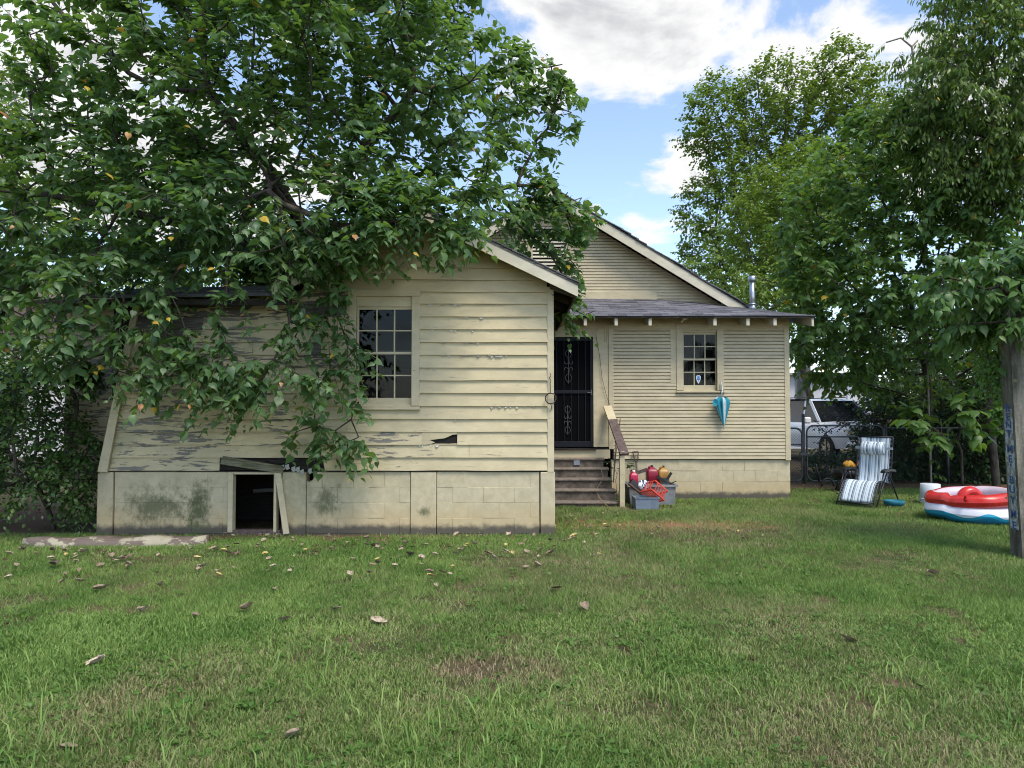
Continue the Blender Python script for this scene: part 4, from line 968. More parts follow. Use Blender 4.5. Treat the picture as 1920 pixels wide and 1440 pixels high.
# ------------------------------------------------------------------ zero gravity recliner
rc = thing('recliner', 'striped white and blue folding recliner with black tube frame', 'recliner', (X(1630, 12.2), 12.2, 0)); rc_o = Vector((X(1628, 12.2), 12.2, 0))
def stripe():
    m, t, b = mat('striped_recliner_fabric'); uv = objc(t); s = t.add('ShaderNodeSeparateXYZ', i_0=uv); x = s.outputs[0]
    f = t.math('FRACT', t.math('MULTIPLY', x, 1 / .16)); 
    def band(a, b_): return t.math('MULTIPLY', t.math('GREATER_THAN', f, a), t.math('LESS_THAN', f, b_))
    d = t.math('ADD', t.math('ADD', band(.10, .15), band(.22, .245)), t.math('ADD', band(.42, .50), t.math('ADD', band(.56, .60), band(.78, .81))), clamp=True)
    lb = t.math('ADD', band(.15, .22), t.math('ADD', band(.5, .56), band(.6, .68)), clamp=True)
    c = t.mix(lb, (.66, .74, .80), (.40, .50, .58)); c = t.mix(d, c, (.02, .022, .035)); c = t.mix(t.math('MULTIPLY', t.noise(uv, 300, 2, .5), .25), c, (.42, .47, .52))
    t.put(b.inputs['Base Color'], c); b.inputs['Roughness'].default_value = .8; return m
fab = stripe(); blk = simple('black_frame_tube', (.018, .018, .022), .4, .2, 10, .3)
YC = 12.2
def c3(u, v, Y): return at(u, v, Y)
hw = .29
# side line of the sling: foot (front) -> knee -> seat -> head
def side_pts(sgn):
    return [Vector((sgn * hw, -.52, .06)), Vector((sgn * hw, -.40, .26)), Vector((sgn * hw, -.22, .415)), Vector((sgn * hw, .12, .36)), Vector((sgn * hw, .22, .42)), Vector((sgn * hw, .30, .78)), Vector((sgn * hw, .37, 1.14))]
RZ = Matrix.Translation(Vector((X(1626, 12.2), 12.25, 0))) @ Matrix.Rotation(math.radians(-48), 4, 'Z')
WORLD[rc.name] = Matrix.Translation(Vector((X(1630, 12.2), 12.2, 0)))
def rbuild(m, name, mtl, smooth=False):
    m.v = [tuple(RZ @ Vector(v)) for v in m.v]; return m.build(name, mtl, rc, smooth)
def catm(pts, n=5):
    out = []; P = [pts[0]] + list(pts) + [pts[-1]]
    for i in range(1, len(P) - 2):
        for k in range(n):
            t_ = k / n; a, b_, c_, d_ = P[i - 1], P[i], P[i + 1], P[i + 2]
            out.append(.5 * ((2 * b_) + (-a + c_) * t_ + (2 * a - 5 * b_ + 4 * c_ - d_) * t_ ** 2 + (-a + 3 * b_ - 3 * c_ + d_) * t_ ** 3))
    return out + [P[-2]]
lpts, rpts = catm(side_pts(-1)), catm(side_pts(1))
for pts in (lpts, rpts): m = MB(); m.tube(pts, .0125, 8); rbuild(m, 'side_tube', blk, True)
for q in (0, -1): m = MB(); m.tube([lpts[q], rpts[q]], .0125, 8); rbuild(m, 'cross_tube', blk, True)
m = MB(); inn = .035
P = [[Vector((-hw + inn + (2 * hw - 2 * inn) * j / 12, a.y + .012 * math.sin(j / 12 * math.pi), a.z - .012 * math.sin(j / 12 * math.pi))) for j in range(13)] for a in lpts[1:]]
m.grid(P); sl = rbuild(m, 'sling', fab, True); so = sl.modifiers.new('t', 'SOLIDIFY'); so.thickness = .006
# in object space the stripes run along x of the chair: give the sling chair-aligned coordinates
sl.data.transform((RZ).inverted()); sl.matrix_basis = RZ
m = MB()
for pts, sg in ((lpts, 1), (rpts, -1)):
    for k in range(1, len(pts) - 1):
        a = pts[k]; m.tube([a, a + Vector((sg * .037, 0, .0))], .0035, 4)
        b_ = pts[k] * .5 + pts[k + 1] * .5; m.tube([a + Vector((sg * .037, 0, 0)), b_], .003, 4)
rbuild(m, 'lacing', simple('grey_lacing_cord', (.25, .28, .33), .7))
m = MB(); P = []
for i in range(9):
    t_ = i / 8; P.append([Vector((-.185 + .37 * j / 8, .315 - .055 * math.sin(t_ * math.pi) - .035 + .02 * t_, .87 + .15 * t_)) for j in range(9)])
m.grid(P); pw = rbuild(m, 'head_pillow', fab, True); so = pw.modifiers.new('t', 'SOLIDIFY'); so.thickness = .05
pw.data.transform(RZ.inverted()); pw.matrix_basis = RZ
m = MB(); m.box(-.31, -.19, .285, .305, .925, .965); m.box(.19, .31, .285, .305, .925, .965); rbuild(m, 'pillow_strap', simple('grey_strap', (.30, .34, .40), .8))
for sg in (-1, 1):
    x = sg * (hw + .035)
    m = MB(); m.tube([(x, -.50, .012), (x, -.02, .56)], .0125, 8); rbuild(m, 'leg', blk, True)
    m = MB(); m.tube([(x + sg * .01, .46, .012), (x + sg * .01, .02, .56)], .0125, 8); rbuild(m, 'leg', blk, True)
    m = MB(); pr = [Vector((x, -.20, .575)), Vector((x, -.10, .60)), Vector((x, .05, .595)), Vector((x, .20, .585)), Vector((x, .28, .57))]
    for i, a in enumerate(pr): m.v += [(a.x - .04, a.y, a.z - .018), (a.x + .04, a.y, a.z - .018), (a.x + .034, a.y, a.z + .02), (a.x - .034, a.y, a.z + .02)]
    for i in range(4):
        for j in range(4): m.f.append((4 * i + j, 4 * i + (j + 1) % 4, 4 * i + 4 + (j + 1) % 4, 4 * i + 4 + j))
    m.f += [(0, 1, 2, 3), (16, 17, 18, 19)]; m.m = [0] * len(m.f); rbuild(m, 'armrest', M['black'])
    m = MB(); m.tube([(x, -.16, .565), (x, -.26, .40), (x, -.40, .24)], .011, 8); m.tube([(x, .12, .565), (x, .20, .42)], .011, 8); rbuild(m, 'link_tube', blk, True)
m = MB(); m.tube([(-hw - .035, .46, .014), (hw + .035, .46, .014)], .012, 8); rbuild(m, 'floor_bar', blk, True)
m = MB(); m.tube([(-hw - .035, -.5, .014), (hw + .035, -.5, .014)], .012, 8); rbuild(m, 'floor_bar', blk, True)

# ------------------------------------------------------------------ bucket, bowl, paddling pool
bk = thing('bucket', 'white plastic bucket turned upside down beside the paddling pool', 'bucket', (X(1743, 12.6), 12.6, 0))
cb_ = (X(1740, 12.35), 12.35, 0); wp = simple('white_bucket_plastic', (.62, .66, .68), .5, .06, 6)
m = MB(); m.lathe([(.168, 0), (.155, .33), (.148, .335)], cb_, 28); m.build('body', wp, bk, True)
for zz in (.02, .05, .075): m = MB(); m.lathe([(.166, zz), (.176, zz + .003), (.176, zz + .010), (.165, zz + .014)], cb_, 28, cap=False); m.build('rib', wp, bk, True)
m = MB()
for k in range(9): m.box(cb_[0] - .12 + .0, cb_[0] + .03 + .06 * ((k * 7) % 3) / 3, cb_[1] - .1575 - .002 * 0, cb_[1] - .1565, .10 + k * .02, .107 + k * .02) if False else None
lbl = MB(); P = [[(cb_[0] + (.1665 - .039 * zz_) * math.sin(a), cb_[1] - (.1665 - .039 * zz_) * math.cos(a), zz_) for a in [-.95 + 1.9 * k / 12 for k in range(13)]] for zz_ in (.10, .28)]
lbl.grid(P)
def lblmat():
    m, t, b = mat('faded_bucket_print'); p = pos(t); s = t.add('ShaderNodeSeparateXYZ', i_0=p)
    ln = t.math('GREATER_THAN', t.math('FRACT', t.math('MULTIPLY', s.outputs[2], 42)), .5); n = t.noise(t.scale(p, (60, 60, 3)), 1.0, 3, .6)
    t.put(b.inputs['Base Color'], t.mix(t.math('MULTIPLY', ln, t.step(n, .42, .5)), (.60, .66, .69), (.34, .44, .52))); b.inputs['Roughness'].default_value = .5; return m
lbl.build('printed_label', lblmat(), bk, True)
bo = thing('dog_bowl', 'shallow teal plastic bowl on the grass by the recliner leg', 'bowl', (X(1672, 11.95), 11.95, 0)); m = MB()
m.lathe([(.12, .0), (.155, .03), (.165, .085), (.158, .09), (.13, .08), (.11, .03), (0.001, .028)], (X(1672, 11.95), 11.95, 0.01), 28, cap=False); m.build('body', simple('teal_plastic', (.012, .15, .21), .45, .1, 8), bo, True)
pool = thing('paddling_pool', 'inflatable boat paddling pool, red top ring over white and blue wave base', 'paddling pool', (X(1806, 10.8), 10.8, 0))
PC = Vector((X(1812, 10.5), 10.5, 0)); PA, PB = .53, .50
def shape(t_):
    c_, s_ = math.cos(t_), math.sin(t_); e = 2 / 2.35
    x = math.copysign(abs(c_) ** e, c_); y = math.copysign(abs(s_) ** e, s_)
    return x * (1 - .06 * max(0, -x) * abs(y)), y * (1 - .5 * max(0, -x) ** 1.6)
def ring(zc, rt, scale, sq, name, mtl, tiltz, msel=None, n=64, k=14, pinch=True):
    m = MB(); P = []
    for i in range(n + 1):
        t_ = 2 * math.pi * i / n; x, y = shape(t_); cx, cy = PC.x + PA * scale * x, PC.y + PB * scale * y
        nx, ny = x / PA, y / PB; l = math.hypot(nx, ny); nx /= l; ny /= l
        wr = 1.0
        for pp in (2.45, 3.85, .85): wr -= .22 * math.exp(-((math.atan2(math.sin(t_ - pp), math.cos(t_ - pp))) / .05) ** 2) if pinch else 0
        wr += .02 * math.sin(t_ * 9)
        tz = tiltz * (x + .2) + .03 * (x < -.8)
        P.append([(cx + nx * rt * wr * math.cos(a), cy + ny * rt * wr * math.cos(a), zc + tz + sq * rt * wr * math.sin(a)) for a in [2 * math.pi * j / k for j in range(k + 1)]])
    m.grid(P)
    if msel: m.m = [msel(i, j, n, k) for i in range(n) for j in range(k)]
    return m.build(name, mtl, pool, True)
redv = simple('glossy_red_vinyl', (.56, .028, .022), .28, .1, 6, 0, .5, .25, ((.38, .06, .04), .45)); whv = simple('white_vinyl', (.74, .74, .80), .3, .05, 6); pinkv = simple('pale_lilac_vinyl', (.62, .52, .58), .3, .05, 6)
def wavemat():
    m, t, b = mat('white_vinyl_with_blue_waves'); p = pos(t); s = t.add('ShaderNodeSeparateXYZ', i_0=p)
    w = t.math('ADD', t.math('MULTIPLY', t.math('SINE', t.math('MULTIPLY', s.outputs[0], 13.5)), .036), .125)
    w2 = t.math('ADD', t.math('MULTIPLY', t.math('SINE', t.math('MULTIPLY', s.outputs[0], 13.5)), .028), .07)
    c = t.mix(t.math('LESS_THAN', s.outputs[2], w), (.72, .72, .80), (.015, .30, .47)); c = t.mix(t.math('LESS_THAN', s.outputs[2], t.math('ADD', w2, t.math('MULTIPLY', t.noise(p, 14, 3, .6), .02))), c, (.012, .17, .30))
    t.put(b.inputs['Base Color'], c); b.inputs['Roughness'].default_value = .28; return m
ring(.125, .125, .97, 1.0, 'base_ring', wavemat(), -.015, pinch=False)
ring(.315, .10, 1.0, 1.0, 'top_ring', [redv, pinkv], .045, lambda i, j, n, k: 1 if (j + .5) / k * 2 * math.pi > 1.9 and (j + .5) / k * 2 * math.pi < 4.4 else 0)
m = MB(); m.add([(PC.x + PA * .93 * shape(2 * math.pi * i / 48)[0], PC.y + PB * .93 * shape(2 * math.pi * i / 48)[1], .05) for i in range(48)], [tuple(range(48))]); m.build('floor_sheet', whv, pool)
# red seat back inside
m = MB(); sc_ = Vector((PC.x + .04, PC.y + .06, .38)); P = []
for i in range(15):
    a_ = math.pi * i / 14; 
    P.append([(sc_.x + .13 * math.cos(a_) + .075 * math.cos(a_) * math.cos(b_), sc_.y - .02 + .085 * math.sin(b_), sc_.z - .12 + .15 * math.sin(a_) + .075 * math.sin(a_) * math.cos(b_)) for b_ in [2 * math.pi * j / 12 for j in range(13)]])
m.grid(P); m.lathe([(.001, 0.0), (.05, .01), (.075, .04), (.06, .08), (.001, .10)], (sc_.x, sc_.y - .03, sc_.z - .12), 14, 1.6, .9, cap=False); m.box(sc_.x - .13, sc_.x + .13, sc_.y - .03, sc_.y + .06, .06, sc_.z - .05); m.build('seat_back', redv, pool, True)
m = MB(); x = X(1830, 10.35); m.box(x - .05, x + .05, PC.y - .6, PC.y - .598, .27, .29) if False else None
nz = MB(); p = Vector((PC.x - .36, PC.y - .42, .30)); nz.lathe([(.02, -.03), (.028, 0), (.012, .05), (.02, .055)], (p.x, p.y - .06, p.z + .05), 12); nz.build('valve', redv, pool, True)

# ------------------------------------------------------------------ leaning pillar with the vertical lettering
pil = thing('concrete_pillar', 'stained leaning concrete pillar with blue letters down its edge', 'pillar', (X(1905, 7.75), 7.75, 0))
def pilmat():
    m, t, b = mat('stained_concrete'); p = pos(t); n = t.noise(t.scale(p, (3, 3, .7)), 2.0, 8, .68); k = t.noise(p, 30, 5, .7)
    c = t.mix(t.step(n, .35, .65), (.035, .03, .024), (.22, .205, .165)); c = t.mix(t.math('MULTIPLY', t.step(k, .45, .7), .5), c, (.10, .10, .05))
    c = t.mix(t.math('MULTIPLY', t.step(t.noise(p, 4, 4, .5), .62, .7), .7), c, (.35, .34, .08))
    t.put(b.inputs['Base Color'], c); b.inputs['Roughness'].default_value = .9; bump(t, b, t.math('ADD', n, k), .6, .01); return m
pm_ = pilmat(); p_lo = ground_at(1903, 1043); lean = Vector((-.10, 0, 2.6))
ex = Vector((.60, .80, 0)) ; ey = Vector((.78, -.62, 0)).normalized()
A = Vector((X(1887, 7.95), 7.95, -.05)); B = Vector((X(1909, 7.72), 7.72, -.05)); 
PD = (B - A); nrm = Vector((-PD.y, PD.x, 0)).normalized()
C_ = B + Vector((.42, .10, 0)); D_ = A + Vector((.42, .16, 0)); tp = Vector((-.085, 0, 2.75))
m = MB(); m.hexa([A, B, C_, D_, A + tp, B + tp, C_ + tp, D_ + tp]); m.build('shaft', pm_, pil)
m = MB(); m.box(B.x + .02, B.x + .5, B.y - .12, B.y + .1, -.02, .03); m.box(B.x + .0, B.x + .5, B.y - .13, B.y - .11, .0, .12); m.build('base_plate', M['rust'], pil)
# pale strip and its letters on the left face
fu = (B - A).normalized(); fn = Vector((fu.y, -fu.x, 0)); fn = fn if fn.x < 0 else -fn; tl = tp.normalized()
def onface(f, z): return A + (B - A) * f + tp * ((z + .05) / 2.75)
st = MB(); q = [onface(.12, .30), onface(.86, .30), onface(.86, 1.62), onface(.12, 1.62)]; st.add([v + fn * .004 for v in q], [(0, 1, 2, 3)])
def stripm():
    m, t, b = mat('peeling_pale_sign_strip'); p = pos(t); n = t.noise(p, 16, 6, .65); c = t.mix(t.step(n, .42, .55), (.46, .52, .54), (.24, .24, .20)); t.put(b.inputs['Base Color'], c); b.inputs['Roughness'].default_value = .7; return m
st.build('sign_strip', stripm(), pil)
blue = simple('faded_blue_letter_vinyl', (.03, .085, .24), .6, .3, 30)
letters = [('R', 766), ('E', 782), ('N', 797), ('T', 814), ('M', 842), ('E', 861), ('\'', 878), ('B', 900), ('U', 918), ('Y', 938), ('M', 964), ('E', 985)]
for ch_, v in letters:
    z = Z(v, 7.85); cu = bpy.data.curves.new('letter', 'FONT'); cu.body = ch_; cu.align_x = 'CENTER'; cu.align_y = 'CENTER'; cu.size = .115; cu.extrude = .0015; cu.offset = .002
    tmp = bpy.data.objects.new('tmp', cu); dg = bpy.context.evaluated_depsgraph_get(); COL.objects.link(tmp); dg.update(); me = bpy.data.meshes.new_from_object(tmp.evaluated_get(dg)); bpy.data.objects.remove(tmp); me.materials.clear(); me.materials.append(blue)
    c0 = onface(.5, z) + fn * .007; me.transform(Matrix(((fu.x * 1.35, tl.x, fn.x, c0.x), (fu.y * 1.35, tl.y, fn.y, c0.y), (fu.z, tl.z, fn.z, c0.z), (0, 0, 0, 1))))
    link('letter', me, pil)

# ------------------------------------------------------------------ chain link fence, gate, grill
YN = 15.6
def pipe(parent, name, pts, r=.02): m = MB(); m.tube(pts, r, 8); return m.build(name, M['fencepipe'], parent, True)
def mesh_wire(parent, x0, x1, z0, z1, y):
    m = MB(); s = .062; k = x0 - (z1 - z0)
    while k < x1:
        for sg in (1, -1):
            a = (k, z0 if sg > 0 else z1); b_ = (k + (z1 - z0), z1 if sg > 0 else z0)
            xa, xb = max(a[0], x0), min(b_[0], x1)
            if xb - xa > .02:
                za = a[1] + sg * (xa - a[0]); z_b = a[1] + sg * (xb - a[0]); m.tube([(xa, y, za), (xb, y + .002 * sg, z_b)], .0022, 3, False)
        k += s
    o = m.build('chain_link', M['fencewire'], parent); o['kind'] = 'stuff'
def rounded(x0, x1, z0, z1, r, y):
    pts = []
    for (cx, cz, a0) in ((x1 - r, z0 + r, -90), (x1 - r, z1 - r, 0), (x0 + r, z1 - r, 90), (x0 + r, z0 + r, 180)):
        pts += [(cx + r * math.cos(math.radians(a0 + 15 * k)), y, cz + r * math.sin(math.radians(a0 + 15 * k))) for k in range(7)]
    return pts + [pts[0]]
gt = thing('fence_gate', 'narrow chain link gate with rounded pipe frame beside the house corner', 'gate', (X(1470, YN), YN, 0)); gx0, gx1 = X(1420, YN), X(1502, YN)
pipe(gt, 'gate_frame', rounded(gx0, gx1, .06, Z(803, YN), .14, YN)); mesh_wire(gt, gx0 + .02, gx1 - .02, .1, Z(803, YN) - .02, YN); pipe(gt, 'cross_bar', [(gx0, YN, Z(832, YN)), (gx1, YN, Z(834, YN))], .016)
m = MB(); c = at(1507, 851, YN - .03); m.bbox(c.x - .09, c.x + .07, c.y - .03, c.y + .03, c.z - .04, c.z + .03, .008); m.build('latch', M['fencepipe'], gt)
fc = thing('chain_link_fence', 'dark chain link fence running behind the recliner under the trees', 'fence', (X(1620, YN), YN, 0)); fx0, fx1 = X(1511, YN), X(1900, YN)
pipe(fc, 'post', [(fx0 - .06, YN + .03, -.05), (fx0 - .06, YN + .03, Z(776, YN))], .035)
pipe(fc, 'panel_frame', rounded(fx0, X(1655, YN), .06, Z(798, YN), .16, YN)); mesh_wire(fc, fx0 + .02, X(1655, YN) - .02, .08, Z(800, YN), YN)
pipe(fc, 'cross_bar', [(fx0, YN, Z(819, YN)), (X(1655, YN), YN, Z(819, YN))], .016)
for u in (1660, 1775, 1890): pipe(fc, 'post', [(X(u, YN), YN + .02, -.05), (X(u, YN), YN + .02, 1.3)], .03)
pipe(fc, 'top_rail', [(X(1660, YN), YN, 1.22), (X(1930, YN), YN, 1.22)], .02); mesh_wire(fc, X(1660, YN), X(1930, YN), .04, 1.21, YN)
gr = thing('fire_pit', 'small black fire bowl holding a yellow bag behind the recliner', 'fire bowl', (X(1585, 14.2), 14.2, 0)); c = Vector((X(1583, 14.2), 14.2, 0))
m = MB(); m.lathe([(.05, .23), (.17, .26), (.23, .33), (.25, .42), (.235, .42), (.21, .34), (.001, .28)], tuple(c), 24, cap=False); m.build('bowl', M['black'], gr, True)
for k in range(3):
    a = 2 * math.pi * k / 3 + .4; m = MB(); m.tube([(c.x + .12 * math.cos(a), c.y + .12 * math.sin(a), .28), (c.x + .2 * math.cos(a), c.y + .2 * math.sin(a), .0)], .015, 6); m.build('leg', M['black'], gr, True)
m = MB(); m.lathe([(.14, .14), (.15, .15), (.15, .16)], tuple(c), 20); m.lathe([(.16, 0.0), (.17, .02), (.15, .16), (.12, .20)], tuple(c), 20); m.build('ash_can', M['black'], gr, True)
rs = random.Random(6); bag = MB(); P = []
c0 = at(1592, 876, 14.2)
for i in range(7): P.append([(c0.x + .11 * math.cos(a) * math.sin(math.pi * (i + .7) / 7.6) * (1 + rs.uniform(-.2, .2)), c0.y + .09 * math.sin(a) * math.sin(math.pi * (i + .7) / 7.6), c0.z - .04 + .17 * i / 6 + rs.uniform(-.012, .012)) for a in [2 * math.pi * k / 12 for k in range(13)]])
bag.grid(P); tag(bag.build('charcoal_bag', simple('yellow_orange_bag', (.60, .30, .025), .5, .35, 22, 0, .5, 0, ((.35, .08, .02), .7)), None, False), 'crumpled yellow and orange bag standing in the black fire bowl', 'bag')
m = MB(); m.beam(at(1603, 876, 14.15), at(1612, 865, 14.1), .04, .02, (0, -1, 0)); tag(m.build('orange_handle', simple('orange_plastic', (.55, .17, .03), .5)), 'short orange handle poking from the black fire bowl', 'handle stick')
wb = thing('old_barrow_wheel', 'half hidden black wheel guard lying at the foot of the fence', 'wheel guard', (X(1552, 15.0), 15.0, 0)); c = at(1552, 905, 14.9)
m = MB(); m.tube([(c.x + .13 * math.cos(a), c.y, .02 + .16 * math.sin(a)) for a in [math.pi * k / 12 for k in range(13)]], .025, 8); m.build('guard', M['black'], wb, True)
m = MB(); m.tube([at(1536, 903, 14.9), at(1530, 870, 14.9)], .02, 8); m.build('strut', M['black'], wb, True)

# ------------------------------------------------------------------ the white suv beyond the fence
car = thing('suv', 'white suv parked beyond the fence, half hidden by leaves', 'car', (10.22, 23.0, 0.1), None, math.radians(-90 + 7)); WORLD[car.name] = Matrix()
white = simple('white_car_paint', (.80, .81, .83), .18, .02, 3); dglass = simple('tinted_car_glass', (.012, .014, .016), .05, .1, 3); chrome = simple('chrome', (.6, .6, .62), .15, .05, 4, 1.0); dark = simple('dark_car_trim', (.02, .02, .022), .5)
def cl(m, name, mtl, par=car, smooth=False): o = m.build(name, mtl, None, smooth); o.parent = par; return o
# body: cross-sections along the length (x forward)
secs = [(-2.55, .45, 1.05, .80, .90), (-2.45, .35, 1.10, .95, .93), (-1.6, .33, 1.12, 1.0, .95), (.0, .33, 1.12, 1.0, .95), (.95, .33, 1.13, 1.0, .95), (1.15, .35, 1.14, 1.0, .93), (2.1, .38, 1.06, .97, .86), (2.45, .42, .98, .90, .80), (2.55, .50, .80, .84, .74)]
m = MB(); P = []
for (x, zb_, zt_, w0, w1) in secs: P.append([(x, -w0 * .96, zb_), (x, -w0, zb_ + .25), (x, -w0, zt_ - .16), (x, -w1, zt_), (x, -w1 * .5, zt_ + .03), (x, 0, zt_ + .04), (x, w1 * .5, zt_ + .03), (x, w1, zt_), (x, w0, zt_ - .16), (x, w0, zb_ + .25), (x, w0 * .96, zb_)])
m.grid(P); m.add(P[0], [tuple(range(11))]); m.add(P[-1], [tuple(range(11))]); body = cl(m, 'body', white, car, True)
# greenhouse
m = MB(); lo = 1.12; hi = 1.82; P = [(-2.45, .90, lo), (1.08, .90, lo), (.22, .72, hi), (-2.25, .72, hi)]
m.add([(x, y * s, z) for s in (1, -1) for (x, y, z) in P], [(0, 1, 2, 3), (4, 5, 6, 7), (1, 5, 6, 2), (0, 3, 7, 4)]); cl(m, 'glasshouse', dglass)
m = MB(); m.grid([[(x, y * w_, z) for y in (-1, -.96, -.5, 0, .5, .96, 1)] for (x, w_, z) in ((-2.36, .72, 1.80), (-2.25, .73, 1.85), (-1, .74, 1.89), (0, .73, 1.87), (.24, .72, 1.82))]); m.grid([[(x, y * .735, z) for y in (-1, 1)] for (x, z) in ((-2.3, 1.79), (.25, 1.79))]); cl(m, 'roof', white, car, True)
for s in (-1, 1):
    for (xa, xb, wdt) in ((1.10, .25, .10), (.12, -.02, .07), (-.95, -1.02, .09), (-1.75, -1.78, .16), (-2.45, -2.26, .10)):
        m = MB(); m.beam((xa, s * .908, lo), (xb, s * .728, hi), wdt, .025, (0, s, .3)); cl(m, 'pillar', white)
    m = MB(); m.beam((-2.3, s * .62, 1.93), (.0, s * .62, 1.93), .04, .03); cl(m, 'roof_rail', dark)
    m = MB(); m.bbox(.62, .80, s * 1.02 - .02, s * 1.02 + .20 * s if s > 0 else s * 1.02 + .02, 1.10, 1.30, .04) if s > 0 else m.bbox(.62, .80, -1.22, -1.0, 1.10, 1.30, .04); cl(m, 'mirror', white)
    m = MB(); m.bbox(2.28, 2.54, min(s * .52, s * .88), max(s * .52, s * .88), .74, .96, .03); cl(m, 'headlight', chrome)
    for x in (.1, -.95): m = MB(); m.bbox(x - .1, x + .1, min(s * 1.0, s * 1.03), max(s * 1.0, s * 1.03), .92, .95, .008); cl(m, 'door_handle', white)
    for x in (1.55, -1.45):
        w = MB(); w.tube([(x, s * .78, .39), (x, s * 1.0, .39)], .39, 24); w = cl(w, 'wheel', M['rubber'])
        m = MB(); m.tube([(x, s * .99, .39), (x, s * 1.012, .39)], .25, 20); cl(m, 'rim', chrome, w)
m = MB(); m.bbox(2.46, 2.60, -.5, .5, .66, .94, .03); cl(m, 'grille', dark)
m = MB(); m.bbox(2.42, 2.66, -.92, .92, .40, .62, .06); cl(m, 'bumper', white)
m = MB(); m.tube([(1.12, -.5, 1.16), (.95, .1, 1.24)], .012, 5); m.tube([(1.12, .1, 1.16), (.95, .6, 1.24)], .012, 5); cl(m, 'wiper', dark)
# pale building beyond, parked trailer side
bd = thing('pale_outbuilding', 'pale grey flat sided building glimpsed behind the white suv', 'building', (14, 30, 0))
m = MB(); m.box(X(1440, 30), X(1640, 30), 30, 36, 0, Z(704, 30)); m.build('wall', simple('pale_grey_panel', (.62, .62, .66), .6, .06, 2), bd)
for k in range(6): m = MB(); x = X(1460 + k * 32, 30); m.box(x - .02, x + .02, 29.97, 30, .2, Z(706, 30)); m.build('panel_seam', simple('seam', (.42, .42, .46), .6), bd)
m = MB(); m.hexa([(X(1430, 30), 29.7, Z(704, 30)), (X(1650, 30), 29.7, Z(704, 30)), (X(1650, 30), 36.3, Z(704, 30) + .2), (X(1430, 30), 36.3, Z(704, 30) + .2), (X(1430, 30), 29.7, Z(704, 30) + .1), (X(1650, 30), 29.7, Z(704, 30) + .1), (X(1650, 30), 36.3, Z(704, 30) + .3), (X(1430, 30), 36.3, Z(704, 30) + .3)]); m.build('roof', simple('grey_roof_sheet', (.3, .3, .32), .5), bd)
bl_ = thing('neighbour_house', 'pale neighbouring house showing through gaps in the left foliage', 'house', (-18, 24, 0))
m = MB(); m.box(-24, -14.2, 24, 31, 0, 4.3); m.build('wall', simple('pale_siding', (.62, .60, .58), .7), bl_)
m = MB(); m.prism_y([(-24.5, 4.2), (-13.8, 4.2), (-19, 7.4)], 23.6, 31.4); m.build('roof', simple('brown_roof', (.14, .10, .085), .8), bl_)
for x in (-22, -17): m = MB(); m.box(x - .6, x + .6, 23.95, 24.02, 1.2, 2.8); m.build('window', dglass, bl_)
# ------------------------------------------------------------------ foliage
def leaf_mat(name, c_dark, c_light, trans=(0.16, 0.30, 0.04), tmix=.32, rough=.42, back=None):
    m, t, b = mat(name); a = t.add('ShaderNodeAttribute', attribute_name='tint').outputs['Fac']; r = rnd(t)
    f = t.math('FRACT', t.math('ADD', a, r)); c = t.mix(f, c_dark, c_light)
    p = pos(t); c = t.mix(t.math('MULTIPLY', t.noise(p, 26, 3, .6), .35), c, tuple(x * .6 for x in c_dark))
    bf = t.add('ShaderNodeNewGeometry').outputs['Backfacing']
    if back: c = t.mix(t.math('MULTIPLY', bf, .65), c, back)
    t.put(b.inputs['Base Color'], c); b.inputs['Roughness'].default_value = rough; b.inputs['Specular IOR Level'].default_value = .42
    tr = t.add('ShaderNodeBsdfTranslucent'); t.put(tr.inputs['Color'], t.mix(f, tuple(x * .75 for x in trans), trans))
    mx = t.add('ShaderNodeMixShader', i_0=tmix); t.l.new(b.outputs[0], mx.inputs[1]); t.l.new(tr.outputs[0], mx.inputs[2]); t.l.new(mx.outputs[0], t.n['Material Output'].inputs[0])
    return m
M['leaf'] = leaf_mat('broad_green_leaf', (0.048, 0.110, 0.045), (0.140, 0.235, 0.088), (.27, .48, .065), .37, .42)
M['leafR'] = leaf_mat('broad_deep_green_leaf', (0.052, 0.122, 0.036), (0.140, 0.240, 0.058), (.30, .50, .055), .38, .45)
M['leafB'] = leaf_mat('bright_bough_leaf', (0.06, 0.135, 0.035), (0.13, 0.23, 0.06), (.22, .42, .05), .34)
M['leafY'] = leaf_mat('yellowing_leaf', (0.50, 0.30, 0.035), (0.62, 0.46, 0.06), (.7, .45, .05), .3)
M['leafO'] = leaf_mat('browning_orange_leaf', (0.45, 0.20, 0.08), (0.55, 0.33, 0.13), (.6, .3, .08), .25)
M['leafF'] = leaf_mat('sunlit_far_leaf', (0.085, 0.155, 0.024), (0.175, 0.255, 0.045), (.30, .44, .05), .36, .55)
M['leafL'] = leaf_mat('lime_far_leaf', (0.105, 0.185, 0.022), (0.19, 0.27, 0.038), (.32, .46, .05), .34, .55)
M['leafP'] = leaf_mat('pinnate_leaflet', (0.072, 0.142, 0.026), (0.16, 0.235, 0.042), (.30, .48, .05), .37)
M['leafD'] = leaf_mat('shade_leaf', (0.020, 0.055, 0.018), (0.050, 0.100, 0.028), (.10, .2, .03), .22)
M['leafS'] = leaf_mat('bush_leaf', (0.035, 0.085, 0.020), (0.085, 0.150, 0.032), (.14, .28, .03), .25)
M['leafV'] = leaf_mat('fresh_vine_leaf', (0.075, 0.165, 0.025), (0.13, 0.24, 0.045), (.2, .4, .05), .3)

